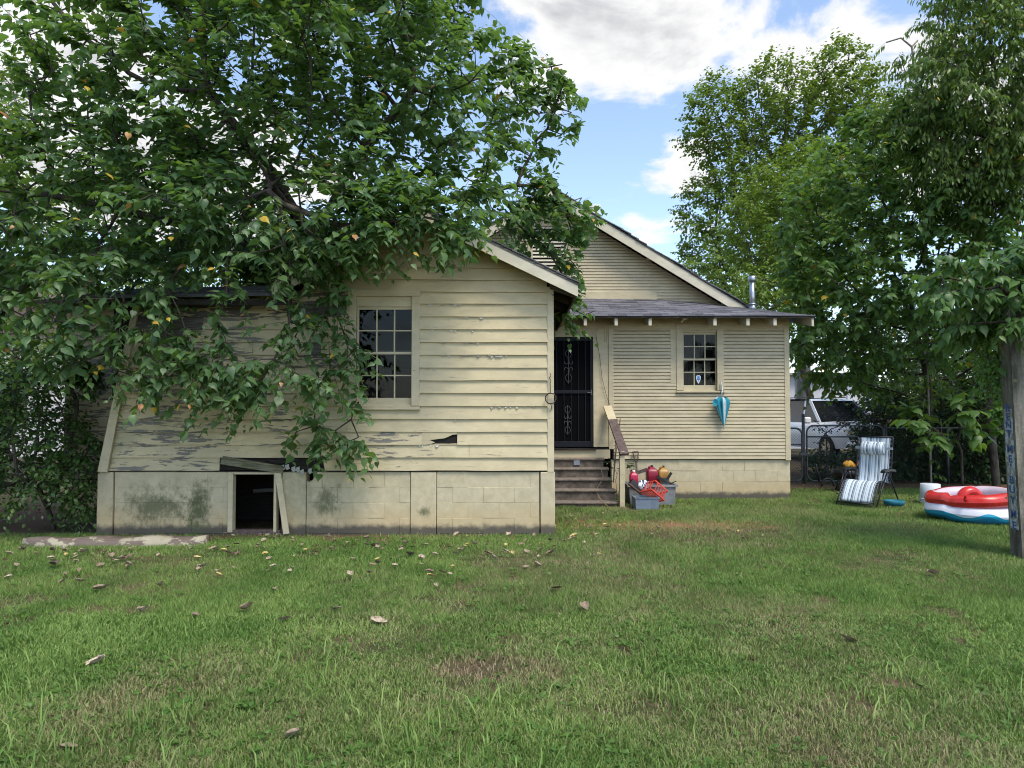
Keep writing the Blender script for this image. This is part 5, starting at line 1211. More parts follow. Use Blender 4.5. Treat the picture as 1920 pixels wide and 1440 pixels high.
HEART = (np.array([(0, 0, 0), (0, .5, .02), (0, 1.08, -.16), (-.20, -.10, -.02), (-.39, .12, -.05), (-.33, .45, -.07), (-.11, .78, -.08), (.20, -.10, -.02), (.39, .12, -.05), (.33, .45, -.07), (.11, .78, -.08)], float),
         [(0, 3, 4, 1), (1, 4, 5), (1, 5, 6, 2), (0, 1, 8, 7), (1, 9, 8), (1, 2, 10, 9)])
OVAL = (np.array([(0, 0, 0), (0, .55, .03), (0, 1, -.08), (-.22, .3, -.03), (-.20, .65, -.05), (.22, .3, -.03), (.20, .65, -.05)], float), [(0, 3, 1), (1, 3, 4), (1, 4, 2), (0, 1, 5), (1, 6, 5), (1, 2, 6)])
LANCE = (np.array([(0, 0, 0), (-.15, .4, -.03), (0, .42, .03), (.15, .4, -.03), (0, 1, -.15)], float), [(0, 1, 2), (0, 2, 3), (1, 4, 2), (2, 4, 3)])
CHIP = (np.array([(0, 0, 0), (-.36, .5, -.06), (.36, .5, -.06), (0, 1, -.06)], float), [(0, 1, 3), (0, 3, 2)])

def unit(a): return a / np.maximum(np.linalg.norm(a, axis=-1, keepdims=True), 1e-9)
def leaf_frames(p, d, nrm, size):
    d = unit(d); x = unit(np.cross(d, nrm)); n = np.cross(x, d)
    return np.stack([x * size[:, None], d * size[:, None], n * size[:, None]], 1)      # (k,3,3)
def leaf_mesh(name, shape, p, d, nrm, size, mats, tint=None, matidx=None, wid=1.0):
    V, Fs = shape; k = len(p); V = V * np.array([wid, 1, 1]); fr = leaf_frames(p, d, nrm, size)
    cup = RNG.uniform(.3, 2.2, k)[:, None, None]
    loc = np.repeat(V[None], k, 0).copy(); loc[:, :, 2:3] *= cup
    vs = np.einsum('kvi,kij->kvj', loc, fr) + p[:, None, :]
    nv = len(V); flat = np.concatenate([np.array(f) for f in Fs]); tot = np.array([len(f) for f in Fs])
    ff = (flat[None] + (np.arange(k) * nv)[:, None]).ravel(); lt = np.tile(tot, k)
    tint = RNG.random(k) if tint is None else tint
    me = np_mesh(name, vs.reshape(-1, 3), ff, lt, mats, {'tint': np.repeat(tint, nv)})
    if matidx is not None: me.polygons.foreach_set('material_index', np.repeat(matidx, len(Fs)).astype(np.int32))
    return me

def sample_blobs(blobs, n, rng, shell=.0):
    """blobs: (u, v, Y, ru, rv, rY, weight) in picture-derived placement turned into metres"""
    w = np.array([b[3] * b[4] * b[5] * (b[6] if len(b) > 6 else 1) * b[2] ** 2 for b in blobs], float); w /= w.sum(); out = []
    for b, k in zip(blobs, rng.multinomial(n, w)):
        c = at(b[0], b[1], b[2]); sc = b[2] / F
        q = rng.normal(size=(k, 3)); q = unit(q) * (rng.random((k, 1)) ** (1 / 3 if shell == 0 else shell))
        out.append(np.array(c) + q * np.array([b[3] * sc, b[5], b[4] * sc]))
    return np.concatenate(out)

def grow(att, start, step=.3, infl=3.0, kill=.42, iters=120, rng=None, up=0.0):
    """space colonisation; start = list of polyline points already grown (trunk and limbs with parents)"""
    nodes = [np.array(p, float) for p, _ in start]; par = [q for _, q in start]
    N = np.array(nodes); d2 = ((att[:, None] - N[None]) ** 2).sum(2); near = d2.argmin(1); nd = np.sqrt(d2.min(1)); alive = np.ones(len(att), bool)
    for it in range(iters):
        use = alive & (nd < infl if it > 25 else alive)
        if not use.any(): break
        acc = {}
        dirs = att[use] - N[near[use]]; dirs = unit(dirs)
        idx = near[use]; order = np.unique(idx); sums = np.zeros((len(N), 3)); np.add.at(sums, idx, dirs)
        new = []; newp = []
        for i in order:
            v = sums[i]; l = np.linalg.norm(v)
            if l < 1e-3: continue
            v = v / l + rng.normal(size=3) * .13 + np.array([0, 0, up]); v /= np.linalg.norm(v)
            new.append(N[i] + v * step); newp.append(int(i))
        if not new: break
        new = np.array(new); base = len(N); N = np.concatenate([N, new]); par += newp
        dd = np.sqrt(((att[:, None] - new[None]) ** 2).sum(2)); m_ = dd.min(1); am = dd.argmin(1) + base
        better = m_ < nd; near[better] = am[better]; nd[better] = m_[better]
        alive &= nd > kill
    return N, par

def branch_mesh(name, N, par, mats, tip=.007, power=2.3, maxr=.2, sides=5, parent=None):
    n = len(N); r = np.zeros(n); kids = [[] for _ in range(n)]
    for i in range(n):
        if par[i] >= 0: kids[par[i]].append(i)
    acc = np.zeros(n)
    for i in range(n - 1, -1, -1):
        if not kids[i]: acc[i] = tip ** power
        if par[i] >= 0: acc[par[i]] += acc[i]
    r = np.minimum(acc ** (1 / power), maxr)
    vs = []; fs = []
    ang = np.arange(sides) * 2 * np.pi / sides
    dirs = np.zeros((n, 3))
    for i in range(n):
        if par[i] >= 0: dirs[i] = N[i] - N[par[i]]
        elif kids[i]: dirs[i] = N[kids[i][0]] - N[i]
    dirs = unit(dirs); ref = np.where(np.abs(dirs[:, 2:3]) < .9, np.array([[0, 0, 1.]]), np.array([[1., 0, 0]])); X_ = unit(np.cross(dirs, ref)); Y_ = np.cross(dirs, X_)
    e = np.array([i for i in range(n) if par[i] >= 0]); p = np.array([par[i] for i in e])
    ring = lambda c, rr, a, b: c[:, None] + rr[:, None, None] * (a[:, None] * np.cos(ang)[None, :, None] + b[:, None] * np.sin(ang)[None, :, None])
    r0 = np.minimum(r[p], r[e] * 1.35); A = ring(N[p], r0, X_[e], Y_[e]); B = ring(N[e], r[e], X_[e], Y_[e])
    V = np.concatenate([A, B], 1); k = len(e); j = np.arange(sides); q = np.stack([j, (j + 1) % sides, (j + 1) % sides + sides, j + sides], 1)
    ff = (q[None] + (np.arange(k) * 2 * sides)[:, None, None]).reshape(-1)
    me = np_mesh(name, V.reshape(-1, 3), ff, np.full(k * sides, 4), mats, None, True)
    return link(name, me, parent), r, kids

def sprays(N, par, r, kids, rng, thin=.02, per=1.6, L=(.35, .8), gap=.065, leafL=(.11, .18), droop=.35, centre=None, hang=.6, keep=None, flat=.55):
    """leafy shoots along all thin wood; returns leaves and shoot polylines"""
    ends = [i for i in range(len(N)) if r[i] < thin and par[i] >= 0]
    P = []; D = []; S_ = []; Nn = []; polyl = []
    for i in ends:
        k = rng.poisson(per) if kids[i] else max(1, rng.poisson(per + .6))
        for _ in range(k):
            d = unit((N[i] - N[par[i]])[None])[0] * .7 + rng.normal(size=3) * .55
            if centre is not None: d = d + unit((N[i] - centre)[None])[0] * .55
            d[2] += .12; d = unit(d[None])[0]; ln = rng.uniform(*L); m = max(3, int(ln / gap)); f = (np.arange(m) + .6) / m
            g = droop * rng.uniform(.3, 1.3)
            pts = N[i] + d * (f * ln)[:, None] + np.array([0, 0, -1.0]) * (g * ln * f ** 2)[:, None]
            if keep is not None and not keep(pts[-1]): continue
            polyl.append((N[i], pts))
            tan = d[None] + np.array([0, 0, -1.0]) * (2 * g * f)[:, None]; tan = unit(tan); side = unit(np.cross(tan, np.array([0, 0, 1.])) + 1e-6)
            sg = np.where(np.arange(m) % 2 == 0, 1, -1)[:, None]
            ld = tan * rng.uniform(.2, .7, (m, 1)) + side * sg * rng.uniform(.4, .95, (m, 1)) + np.array([0, 0, -1.]) * rng.uniform(hang * .35, hang * 1.5, (m, 1)) + rng.normal(size=(m, 3)) * .16
            sz = rng.uniform(*leafL, m) * np.where(f > .8, .75, 1.0)
            up = np.array([0, 0, 1.]) * flat + unit(tan) * .25 + side * sg * .35 + rng.normal(size=(m, 3)) * .22
            P.append(pts + unit(ld) * .03); D.append(ld); S_.append(sz); Nn.append(up)
    if not P: raise RuntimeError('no thin wood')
    return np.concatenate(P), np.concatenate(D), np.concatenate(Nn), np.concatenate(S_), polyl
def shoot_mesh(polyl, name, material, parent, r=.0035):
    V = []; FF = []; b = 0
    off = np.array([[1, 0, 0], [-.5, .5, .7], [-.5, -.5, -.7]]) * r
    for p0, pts in polyl:
        idx = list(range(0, len(pts), 3)) + [len(pts) - 1]; q = np.concatenate([[p0], pts[idx]]); m = len(q); w = np.linspace(1.5, .5, m)[:, None, None]
        V.append((q[:, None] + off[None] * w).reshape(-1, 3))
        for i in range(m - 1):
            for j in range(3): FF.append((b + 3 * i + j, b + 3 * i + (j + 1) % 3, b + 3 * i + 3 + (j + 1) % 3, b + 3 * i + 3 + j))
        b += 3 * m
    FF = np.array(FF); me = np_mesh(name, np.concatenate(V), FF.ravel(), np.full(len(FF), 4), material); o = link(name, me, parent); return o

def px(p):
    """picture coordinates of points, used only to drop growth that could not be where the photo shows open sky or wall"""
    y = p[..., 1]; b = (p[..., 2] - CAMZ) / y; t = math.tan(PITCH); bb = (b - t) / (1 + b * t)
    a = p[..., 0] / y * (math.cos(PITCH) - math.sin(PITCH) * bb)
    return 960 + a * F, 720 - bb * F

# ---- the big broad-leaved tree growing behind the wing, over its roof
rng = np.random.default_rng(5)
tree = thing('broadleaf_tree', 'large broad-leaved tree with heart shaped leaves spreading over the left wing roof', 'tree', (-3.4, 11.6, 0))
blobs = [(470, 110, 9.6, 430, 260, 2.2, .8), (800, 150, 10.0, 210, 210, 1.5, .8), (90, 330, 9.2, 260, 230, 1.5, .8), (420, 420, 8.9, 400, 130, 1.1, 1.5), (740, 330, 9.3, 230, 130, 1.0, 1.2),
         (700, 425, 8.45, 150, 75, .5, 2.2), (120, 560, 8.7, 220, 110, .9, 1.3), (320, 560, 8.6, 240, 60, .5, 1.6), (960, 200, 10.4, 110, 120, .8, 1.1), (1000, 390, 10.6, 110, 60, .5, 2.2), (560, -120, 9.8, 420, 160, 2.0, .8), (950, 440, 10.4, 110, 70, .5, .8), (790, 425, 8.5, 110, 50, .35, 3.0), (420, 470, 11.4, 330, 70, .6, 1.8), (560, 430, 8.8, 170, 60, .5, 3.0), (670, 390, 8.6, 130, 60, .4, 3.5), (250, 470, 9.0, 200, 70, .5, 1.6), (300, 400, 11.6, 350, 110, .7, .8)]
att = sample_blobs(blobs, 2500, rng)
extra = sample_blobs([(330, 675, 8.55, 240, 65, .22, .8), (430, 700, 8.7, 110, 50, .15), (605, 640, 8.95, 60, 80, .08, 1.2), (690, 690, 8.95, 40, 22, .06, 1.2), (615, 800, 9.0, 95, 45, .06, 2.0), (1030, 370, 10.6, 75, 28, .25, 2.0), (720, 395, 8.55, 125, 55, .25, 3.0), (590, 450, 8.6, 90, 55, .25, 2.0), (830, 430, 8.6, 60, 30, .2, 2.0), (1085, 585, 10.9, 55, 22, .3), (1060, 470, 10.7, 45, 50, .3), (1050, 185, 10.5, 45, 70, .4), (1080, 385, 10.6, 40, 25, .3)], 640, rng)
nx = len(extra); att = np.concatenate([att, extra]); ua, va = px(att)
def okpt(u, v, y):
    """open wall right of the hanging sprays, open sky right of the crown"""
    edge = np.interp(v, [-300, 0, 70, 165, 245, 290, 335, 372, 400, 440, 470, 560, 600, 640, 641, 2000], [800, 900, 1010, 1090, 1070, 1045, 1030, 1125, 1125, 1085, 1080, 1090, 1140, 1115, 0, 0])
    right = u < edge
    wall = (y < 9.35) & (v > np.interp(u, [0, 190, 260, 450, 500, 540, 690, 720, 765, 800, 900, 1100], [740, 775, 800, 800, 770, 880, 880, 800, 745, 500, 470, 400]))
    wall |= (y < 9.35) & (u > 655) & (v > 505) & (v < np.interp(u, [655, 760], [590, 700]))
    return (right | ((v > 640) & (u < 760))) & ~wall
att = att[okpt(ua, va, att[:, 1]) & (att[:, 2] > .9)]
# keep growth out of the wing's rooms and roof
def clear_house(p):
    inside = (p[:, 1] > 9.22) & (p[:, 0] > FX0 - .3) & (p[:, 0] < FX1 + .1) & (p[:, 1] < 10.6)
    roofz = np.where(p[:, 0] > AP.x - 2.0, AP.z - SL * np.abs(p[:, 0] - AP.x) + .12, 3.6)
    lean = (p[:, 1] > 12.3) & (p[:, 0] > .4) & (p[:, 2] < 4.2)
    gb = (p[:, 1] > 13.7)
    return ~((inside & (p[:, 2] < roofz)) | lean | gb)
att = att[clear_house(att)]
eu, ev = px(extra); extra = extra[okpt(eu, ev, extra[:, 1]) & clear_house(extra)]
trunk = [((-3.4, 11.6, -.1), -1)] + [((-3.4 + .03 * k, 11.6 - .07 * k, .35 * k), k - 1) for k in range(1, 13)]
limb0 = len(trunk) - 1
def limb(fr_, pts):
    global trunk; prev = fr_
    a = np.array(trunk[fr_][0])
    for p in pts:
        b = np.array(p, float); n = max(1, int(np.linalg.norm(b - a) / .35))
        for i in range(1, n + 1): trunk.append((tuple(a + (b - a) * i / n), prev)); prev = len(trunk) - 1
        a = b
limb(limb0, [(-3.6, 10.3, 5.2), (-4.2, 9.6, 6.0)]); limb(limb0, [(-2.4, 10.4, 5.2), (-1.4, 10.0, 6.2)]); limb(limb0 - 1, [(-4.6, 9.8, 4.2), (-6.0, 9.1, 4.4)]); limb(limb0, [(-3.2, 9.3, 4.6), (-3.0, 8.6, 4.3)]); limb(limb0 - 1, [(-1.8, 10.8, 4.7), (-.4, 10.6, 4.9)])
N, par = grow(att, trunk, .25, 2.6, .30, 130, rng)
N, par = grow(extra[::2], [(N[i], par[i]) for i in range(len(N))], .17, 1.2, .19, 40, rng)
br, r, kids = branch_mesh('branches', N, par, M['bark'], .0075, 2.3, .19, 6, tree)
cen = np.array([-3.4, 11.0, 3.8])
LP, LD, LN, LS, poly = sprays(N, par, r, kids, rng, .024, 3.1, (.28, .70), .052, (.06, .148), .34, cen, .42)
u_, v_ = px(LP); vt = LP + unit(LD) * LS[:, None] * .6
ut, vtp = px(vt)
ok = okpt(ut - 12, vtp - 25, LP[:, 1] ) & clear_house(LP) & (LP[:, 2] > .7) & (LP[:, 1] > 7.3)
LP, LD, LN, LS = LP[ok], LD[ok], LN[ok], LS[ok]; ut, vtp = ut[ok], vtp[ok]
poly = [q for q in poly if okpt(*[np.array([c]) for c in (*[float(z) for z in px(q[1][-1])], q[1][-1][1])])[0] and clear_house(q[1][-1:])[0]]
tag(shoot_mesh(poly, 'shoots', M['bark'], tree), kind='stuff')
print('big tree', len(N), 'nodes', len(LP), 'leaves')
inview = (ut > 5) & (ut < 1915) & (vtp > 5) & (vtp < 1000)
dist = LP[:, 1]; cell = (np.floor(ut / 26) * 1000 + np.floor(vtp / 26)).astype(int)
order = np.argsort(dist); first = {}
front_idx = []
for i in order:
    if inview[i] and cell[i] not in first: first[cell[i]] = 1; front_idx.append(i)
front_idx = np.array(front_idx); yl = rng.choice(front_idx, 80, replace=False)
single = np.concatenate([yl, [i for i in front_idx if i not in set(yl)][:215]]).astype(int)
mask = np.ones(len(LP), bool); mask[single] = False
crown = link('crown', leaf_mesh('crown', HEART, LP[mask], LD[mask], LN[mask], LS[mask], M['leaf'], np.where(LP[mask][:, 2] > 99, 0, rng.random(mask.sum()))), tree); crown['kind'] = 'stuff'
def single_leaf_meshes(shape, mats):
    out = []
    for m_ in mats:
        me = bpy.data.meshes.new('leaf'); V = shape[0].copy(); V[:, 2] *= 1.4; me.from_pydata([tuple(v) for v in V], [], shape[1]); me.materials.append(m_); out.append(me)
    return out
LM = single_leaf_meshes(HEART, (M['leaf'], M['leafY'], M['leafO']))
fr = leaf_frames(LP[single], LD[single], LN[single], LS[single] * 1.05)
for n_, i in enumerate(single):
    k = 0 if n_ >= 80 else (1 if n_ % 5 < 3 else 2); f_ = fr[n_]; sc = .85 if k else 1.0
    o = link('leaf', LM[k], tree)
    o.matrix_basis = Matrix(((f_[0][0] * sc, f_[1][0] * sc, f_[2][0] * sc, LP[i][0]), (f_[0][1] * sc, f_[1][1] * sc, f_[2][1] * sc, LP[i][1]), (f_[0][2] * sc, f_[1][2] * sc, f_[2][2] * sc, LP[i][2]), (0, 0, 0, 1)))
    if k: o['label'] = 'yellowed leaf' if k == 1 else 'browned orange leaf'

def make_tree(name, label, blobs, root, seed, natt, leafshape, leafmat, thin, per, L, gap, leafL, droop, hang, step, kill, bark, maxr=.16, wid=1.0, limbs=(), drop=None, cat='tree', tip=.008, trunk_h=2.0, flat=.55, mats2=None):
    rng = np.random.default_rng(seed); t = thing(name, label, cat, (root[0], root[1], 0)); att = sample_blobs(blobs, natt, rng)
    if drop is not None: att = att[~drop(att)]
    c = att.mean(0); n = max(2, int(trunk_h / step)); st = [((root[0], root[1], -.1), -1)]
    for k in range(1, n + 1):
        f = k / n; st.append(((root[0] + (root[2] - root[0]) * f, root[1] + (root[3] - root[1]) * f, trunk_h * f), k - 1))
    N, par = grow(att, st, step, 40 * step, kill, 140, rng)
    _, r, kids = branch_mesh('branches', N, par, bark, tip, 2.3, maxr, 5, t)
    P, D, Nn, S_, poly = sprays(N, par, r, kids, rng, thin, per, L, gap, leafL, droop, c, hang, None, flat)
    u, v = px(P); vis = (u > -250) & (u < 2200) & (v > -250) & (P[:, 2] > .03)
    if drop is not None: vis &= ~drop(P)
    P, D, Nn, S_ = P[vis], D[vis], Nn[vis], S_[vis]
    tint = rng.random(len(P)); me = leaf_mesh('crown', leafshape, P, D, Nn, S_, [leafmat] + ([mats2] if mats2 else []), tint, (rng.random(len(P)) < .006).astype(int) if mats2 else None, wid)
    cr = link('crown', me, t); cr['kind'] = 'stuff'
    if leafL[0] > .05: tag(shoot_mesh([q for q in poly if q[1][-1][1] < 18], 'shoots', bark, t), kind='stuff') if any(q[1][-1][1] < 18 for q in poly) else None
    print(name, len(N), len(P)); return t
hd = lambda p: (p[:, 0] < LX1 + .3) & (p[:, 1] < 16) & (p[:, 1] > 12) | (p[:, 0] < 5.6) & (p[:, 1] < 25) & (p[:, 2] < 6)
# far sunlit trees behind the lean-to
make_tree('tall_far_tree', 'tall sunlit yellow-green tree with open crown beyond the lean-to roof', [(1345, 230, 32, 62, 90, 1.8, 1.0), (1450, 210, 32, 85, 95, 2.2, 1.0), (1560, 190, 32, 90, 105, 2.2, 1.0), (1400, 330, 32, 90, 90, 2, 1), (1355, 420, 32, 80, 120, 2, .9), (1500, 320, 33, 130, 120, 2.4, .7), (1340, 530, 31, 66, 70, 2, .8), (1440, 500, 32, 100, 120, 2, .6), (1640, 260, 33, 70, 90, 2, .6)],
          (11.3, 33, 11.0, 33), 11, 3600, CHIP, M['leafF'], .06, 4.6, (.4, 1.0), .075, (.13, .22), .25, .5, .45, .55, M['bark'], .3, 1.0, trunk_h=5.0, tip=.014, drop=hd)
make_tree('lime_mid_tree', 'bright lime green tree standing in front of the tall sunlit one', [(1500, 370, 25, 110, 75, 1.6, 1), (1440, 430, 25, 75, 90, 1.5, 1), (1560, 450, 25, 120, 100, 1.7, 1), (1470, 545, 24, 90, 60, 1.4, .9), (1500, 290, 25, 40, 40, 1, .8)],
          (11.2, 25.5, 10.5, 25.5), 12, 2600, CHIP, M['leafL'], .05, 4.6, (.35, .8), .07, (.11, .18), .25, .5, .38, .45, M['bark'], .2, 1.0, trunk_h=3.0, tip=.012, drop=hd)
make_tree('pinnate_tree', 'tall tree with drooping narrow leaflets at the upper right corner', [(1860, 60, 13.0, 130, 150, 1.2, 1), (1800, 200, 13.2, 130, 130, 1.2, 1), (1900, 250, 12.6, 110, 160, 1.2, 1), (1720, 110, 13.4, 45, 35, .4, .7), (1790, 40, 13.2, 60, 60, .8, .8), (1950, 100, 12.5, 120, 200, 1.2, .8), (1850, 330, 13.0, 120, 90, 1.0, 1.0), (1760, 250, 13.4, 90, 70, .8, .8), (1880, -20, 13, 130, 90, 1.0, 1.0)],
          (10.2, 15.0, 9.6, 14.6), 13, 2100, LANCE, M['leafP'], .03, 3.4, (.3, .65), .045, (.10, .16), .8, 1.0, .24, .28, M['bark'], .14, 1.35, trunk_h=4.5, drop=hd, mats2=M['leafY'])
make_tree('snag_tree', 'bare forked tree top with a few drooping leaves against the sky', [(1725, 75, 14.8, 12, 22, .3, 1), (1665, 75, 14.8, 40, 14, .3, 1.0), (1740, 70, 14.8, 22, 16, .3, 1), (1690, 60, 14.8, 20, 10, .3, 1)],
          (X(1742, 14.8), 14.8, X(1735, 14.8), 14.8), 14, 26, LANCE, M['leafP'], .03, 1.6, (.25, .45), .05, (.11, .16), .8, 1.0, .3, .4, M['palebark'], .07, 1.35, trunk_h=Z(165, 14.8), tip=.016)
make_tree('shade_tree', 'dark broad-leaved tree overhanging the chain link fence', [(1700, 330, 14.6, 190, 130, 1.7, 1.1), (1560, 430, 15.0, 110, 110, 1.3, 1.0), (1640, 520, 14.6, 170, 110, 1.5, 1.2), (1830, 420, 13.6, 150, 150, 1.6, 1.1), (1780, 590, 14.2, 170, 80, 1.4, 1.2), (1560, 580, 15.2, 90, 55, 1.0, 1.1), (1620, 640, 15.0, 150, 60, 1.1, 1.2), (1570, 690, 15.6, 60, 40, .6, 1), (1900, 600, 14, 120, 120, 1.4, .9), (1760, 680, 15.6, 160, 50, .8, .9), (1570, 640, 15.8, 85, 45, .7, 1.5), (1640, 700, 16.2, 70, 40, .6, 1.5), (1740, 740, 16.4, 120, 45, .6, 1.3)],
          (9.8, 16.6, 9.4, 16.0), 15, 3300, HEART, M['leafR'], .025, 3.2, (.3, .7), .062, (.11, .17), .34, .6, .28, .40, M['bark'], .16, 1.0, trunk_h=2.2, drop=hd, mats2=M['leafY'])
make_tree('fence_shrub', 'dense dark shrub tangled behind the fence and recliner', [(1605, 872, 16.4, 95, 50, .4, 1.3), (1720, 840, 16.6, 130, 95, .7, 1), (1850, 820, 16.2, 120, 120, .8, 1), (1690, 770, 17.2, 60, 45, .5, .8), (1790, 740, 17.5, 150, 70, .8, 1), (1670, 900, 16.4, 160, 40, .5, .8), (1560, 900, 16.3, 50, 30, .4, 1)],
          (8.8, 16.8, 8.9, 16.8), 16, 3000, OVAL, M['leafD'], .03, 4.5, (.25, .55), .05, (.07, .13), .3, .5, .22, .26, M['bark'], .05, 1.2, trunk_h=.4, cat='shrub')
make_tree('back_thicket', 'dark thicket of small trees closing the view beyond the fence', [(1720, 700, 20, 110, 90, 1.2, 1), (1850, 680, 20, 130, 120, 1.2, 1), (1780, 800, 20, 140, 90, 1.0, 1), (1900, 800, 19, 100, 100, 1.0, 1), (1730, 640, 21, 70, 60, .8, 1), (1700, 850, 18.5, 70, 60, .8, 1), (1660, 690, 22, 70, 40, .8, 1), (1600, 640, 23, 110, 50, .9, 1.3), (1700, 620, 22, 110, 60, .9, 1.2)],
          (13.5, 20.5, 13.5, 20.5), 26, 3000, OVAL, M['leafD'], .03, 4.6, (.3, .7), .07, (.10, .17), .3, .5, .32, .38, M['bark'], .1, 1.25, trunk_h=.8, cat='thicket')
make_tree('low_broadleaf_sapling', 'low sapling with big dark heart leaves between pillar and pool', [(1790, 790, 13.4, 95, 42, .5, 1), (1830, 750, 13.5, 60, 30, .4, 1), (1730, 800, 13.3, 45, 22, .3, 1)],
          (X(1800, 13.9), 13.9, X(1800, 13.7), 13.7), 17, 170, HEART, M['leafR'], .02, 2.0, (.25, .45), .085, (.17, .25), .35, .45, .25, .34, M['bark'], .03, 1.05, trunk_h=.8, cat='sapling', flat=.9)
make_tree('corner_tree_bough', 'leafy bough with bright green leaves reaching over the concrete pillar', [(1850, 530, 8.0, 105, 48, .45, 1), (1900, 590, 7.9, 70, 40, .4, 1), (1830, 615, 8.0, 55, 16, .25, .8), (1960, 520, 8.0, 90, 90, .6, .8)],
          (6.9, 8.6, 6.7, 8.4), 18, 700, HEART, M['leafB'], .03, 2.6, (.22, .42), .05, (.09, .14), .45, .8, .16, .17, M['bark'], .06, .9, trunk_h=2.2)
make_tree('hanging_vine', 'curtain of small leaved vine hanging beside the concrete pillar', [(1862, 660, 8.1, 20, 70, .12, 1), (1850, 620, 8.1, 28, 30, .15, 1), (1875, 690, 8.05, 10, 40, .1, .6)],
          (6.2, 8.4, 5.8, 8.2), 19, 500, OVAL, M['leafV'], .02, 3.0, (.12, .25), .028, (.035, .06), .8, .9, .08, .075, M['bark'], .012, 1.3, trunk_h=1.9, cat='vine', tip=.003)
# left side
make_tree('side_bush', 'tangled green bush growing against the left end of the house', [(40, 830, 9.4, 110, 110, .7, 1), (110, 870, 9.3, 75, 90, .5, 1.1), (160, 930, 9.4, 35, 50, .25, .9), (0, 740, 9.6, 120, 60, .7, 1), (150, 770, 9.7, 22, 60, .2, .8), (-80, 850, 9.6, 90, 120, .8, .8)],
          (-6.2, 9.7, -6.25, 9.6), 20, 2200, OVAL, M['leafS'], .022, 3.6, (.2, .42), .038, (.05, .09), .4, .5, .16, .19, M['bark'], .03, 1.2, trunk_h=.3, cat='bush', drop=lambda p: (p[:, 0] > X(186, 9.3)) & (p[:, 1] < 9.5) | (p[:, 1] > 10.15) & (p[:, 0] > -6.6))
make_tree('left_far_tree', 'light green tree showing behind the foliage at the left edge', [(20, 420, 17, 160, 130, 2, 1), (-80, 250, 17, 150, 180, 2, 1), (160, 520, 18, 200, 90, 2, .8), (-60, 620, 17, 160, 90, 1.5, .8), (350, 470, 20, 200, 90, 2, .6), (70, 650, 14, 120, 90, .9, 1.6), (-40, 760, 14, 120, 90, .9, 1.2)],
          (-13, 18, -12.8, 18), 21, 1500, CHIP, M['leafF'], .05, 4.0, (.4, .8), .075, (.12, .18), .3, .5, .42, .6, M['bark'], .2, 1.0, trunk_h=2.0, tip=.011, drop=lambda p: (p[:, 0] > -7) & (p[:, 1] < 16))
make_tree('step_vine', 'small leafy weed climbing between the steps and rail post', [(1152, 895, 12.25, 9, 38, .08, 1), (1160, 870, 12.4, 10, 22, .08, 1), (1178, 878, 12.7, 12, 12, .06, .6)],
          (X(1155, 12.3), 12.3, X(1155, 12.3), 12.3), 22, 40, OVAL, M['leafD'], .02, 1.6, (.08, .16), .035, (.05, .085), .3, .4, .12, .14, M['bark'], .01, 1.5, trunk_h=.15, cat='weed', tip=.003)
make_tree('planter_seedlings', 'green seedlings sprouting from the small grey planter box', [(1203, 930, 11.7, 12, 4, .06, 1), (1222, 931, 11.7, 10, 4, .06, 1)],
          (X(1212, 11.7), 11.7, X(1212, 11.7), 11.7), 23, 16, OVAL, M['leafV'], .02, 1.5, (.03, .07), .025, (.03, .05), .2, .3, .06, .07, M['leafV'], .004, 1.5, trunk_h=.2, cat='seedlings', tip=.002)
make_tree('dry_shrub', 'brown leaved shrub poking above the fence before the suv', [(1550, 800, 16.0, 30, 12, .2, 1), (1625, 785, 16.2, 55, 22, .3, 1.2)],
          (X(1548, 16), 16, X(1548, 16), 16), 24, 120, OVAL, simple('dark_brown_leaf', (.035, .03, .018), .7), .02, 2.2, (.15, .35), .045, (.06, .09), .3, .4, .15, .2, M['bark'], .02, 1.3, trunk_h=1.1, cat='shrub', tip=.004)
m = MB(); m.tube([at(1508, 830, 27.5), at(1506, 740, 27.5), at(1507, 690, 27.5), at(1510, 560, 27.5)], [.30, .26, .25, .2], 12); tk = thing('street_tree', 'pale barked tree trunk standing behind the white suv', 'tree', (X(1507, 27.5), 27.5, 0)); m.build('trunk', M['palebark'], tk, True)
# ------------------------------------------------------------------ grass
def grass_mat():
    m, t, b = mat('grass_blade'); a = t.add('ShaderNodeAttribute', attribute_name='dry').outputs['Fac']; k = t.add('ShaderNodeAttribute', attribute_name='tint').outputs['Fac']
    g = t.mix(k, (0.092, 0.195, 0.034), (0.275, 0.390, 0.100)); d = t.mix(k, (0.28, 0.20, 0.115), (0.46, 0.36, 0.225))
    c = t.mix(a, g, d); t.put(b.inputs['Base Color'], c); b.inputs['Roughness'].default_value = .55; b.inputs['Specular IOR Level'].default_value = .3
    tr = t.add('ShaderNodeBsdfTranslucent'); t.put(tr.inputs['Color'], t.mix(.35, c, (.2, .34, .03, 1))); mx = t.add('ShaderNodeMixShader', i_0=.28); t.l.new(b.outputs[0], mx.inputs[1]); t.l.new(tr.outputs[0], mx.inputs[2]); t.l.new(mx.outputs[0], t.n['Material Output'].inputs[0]); return m
rng = np.random.default_rng(31)
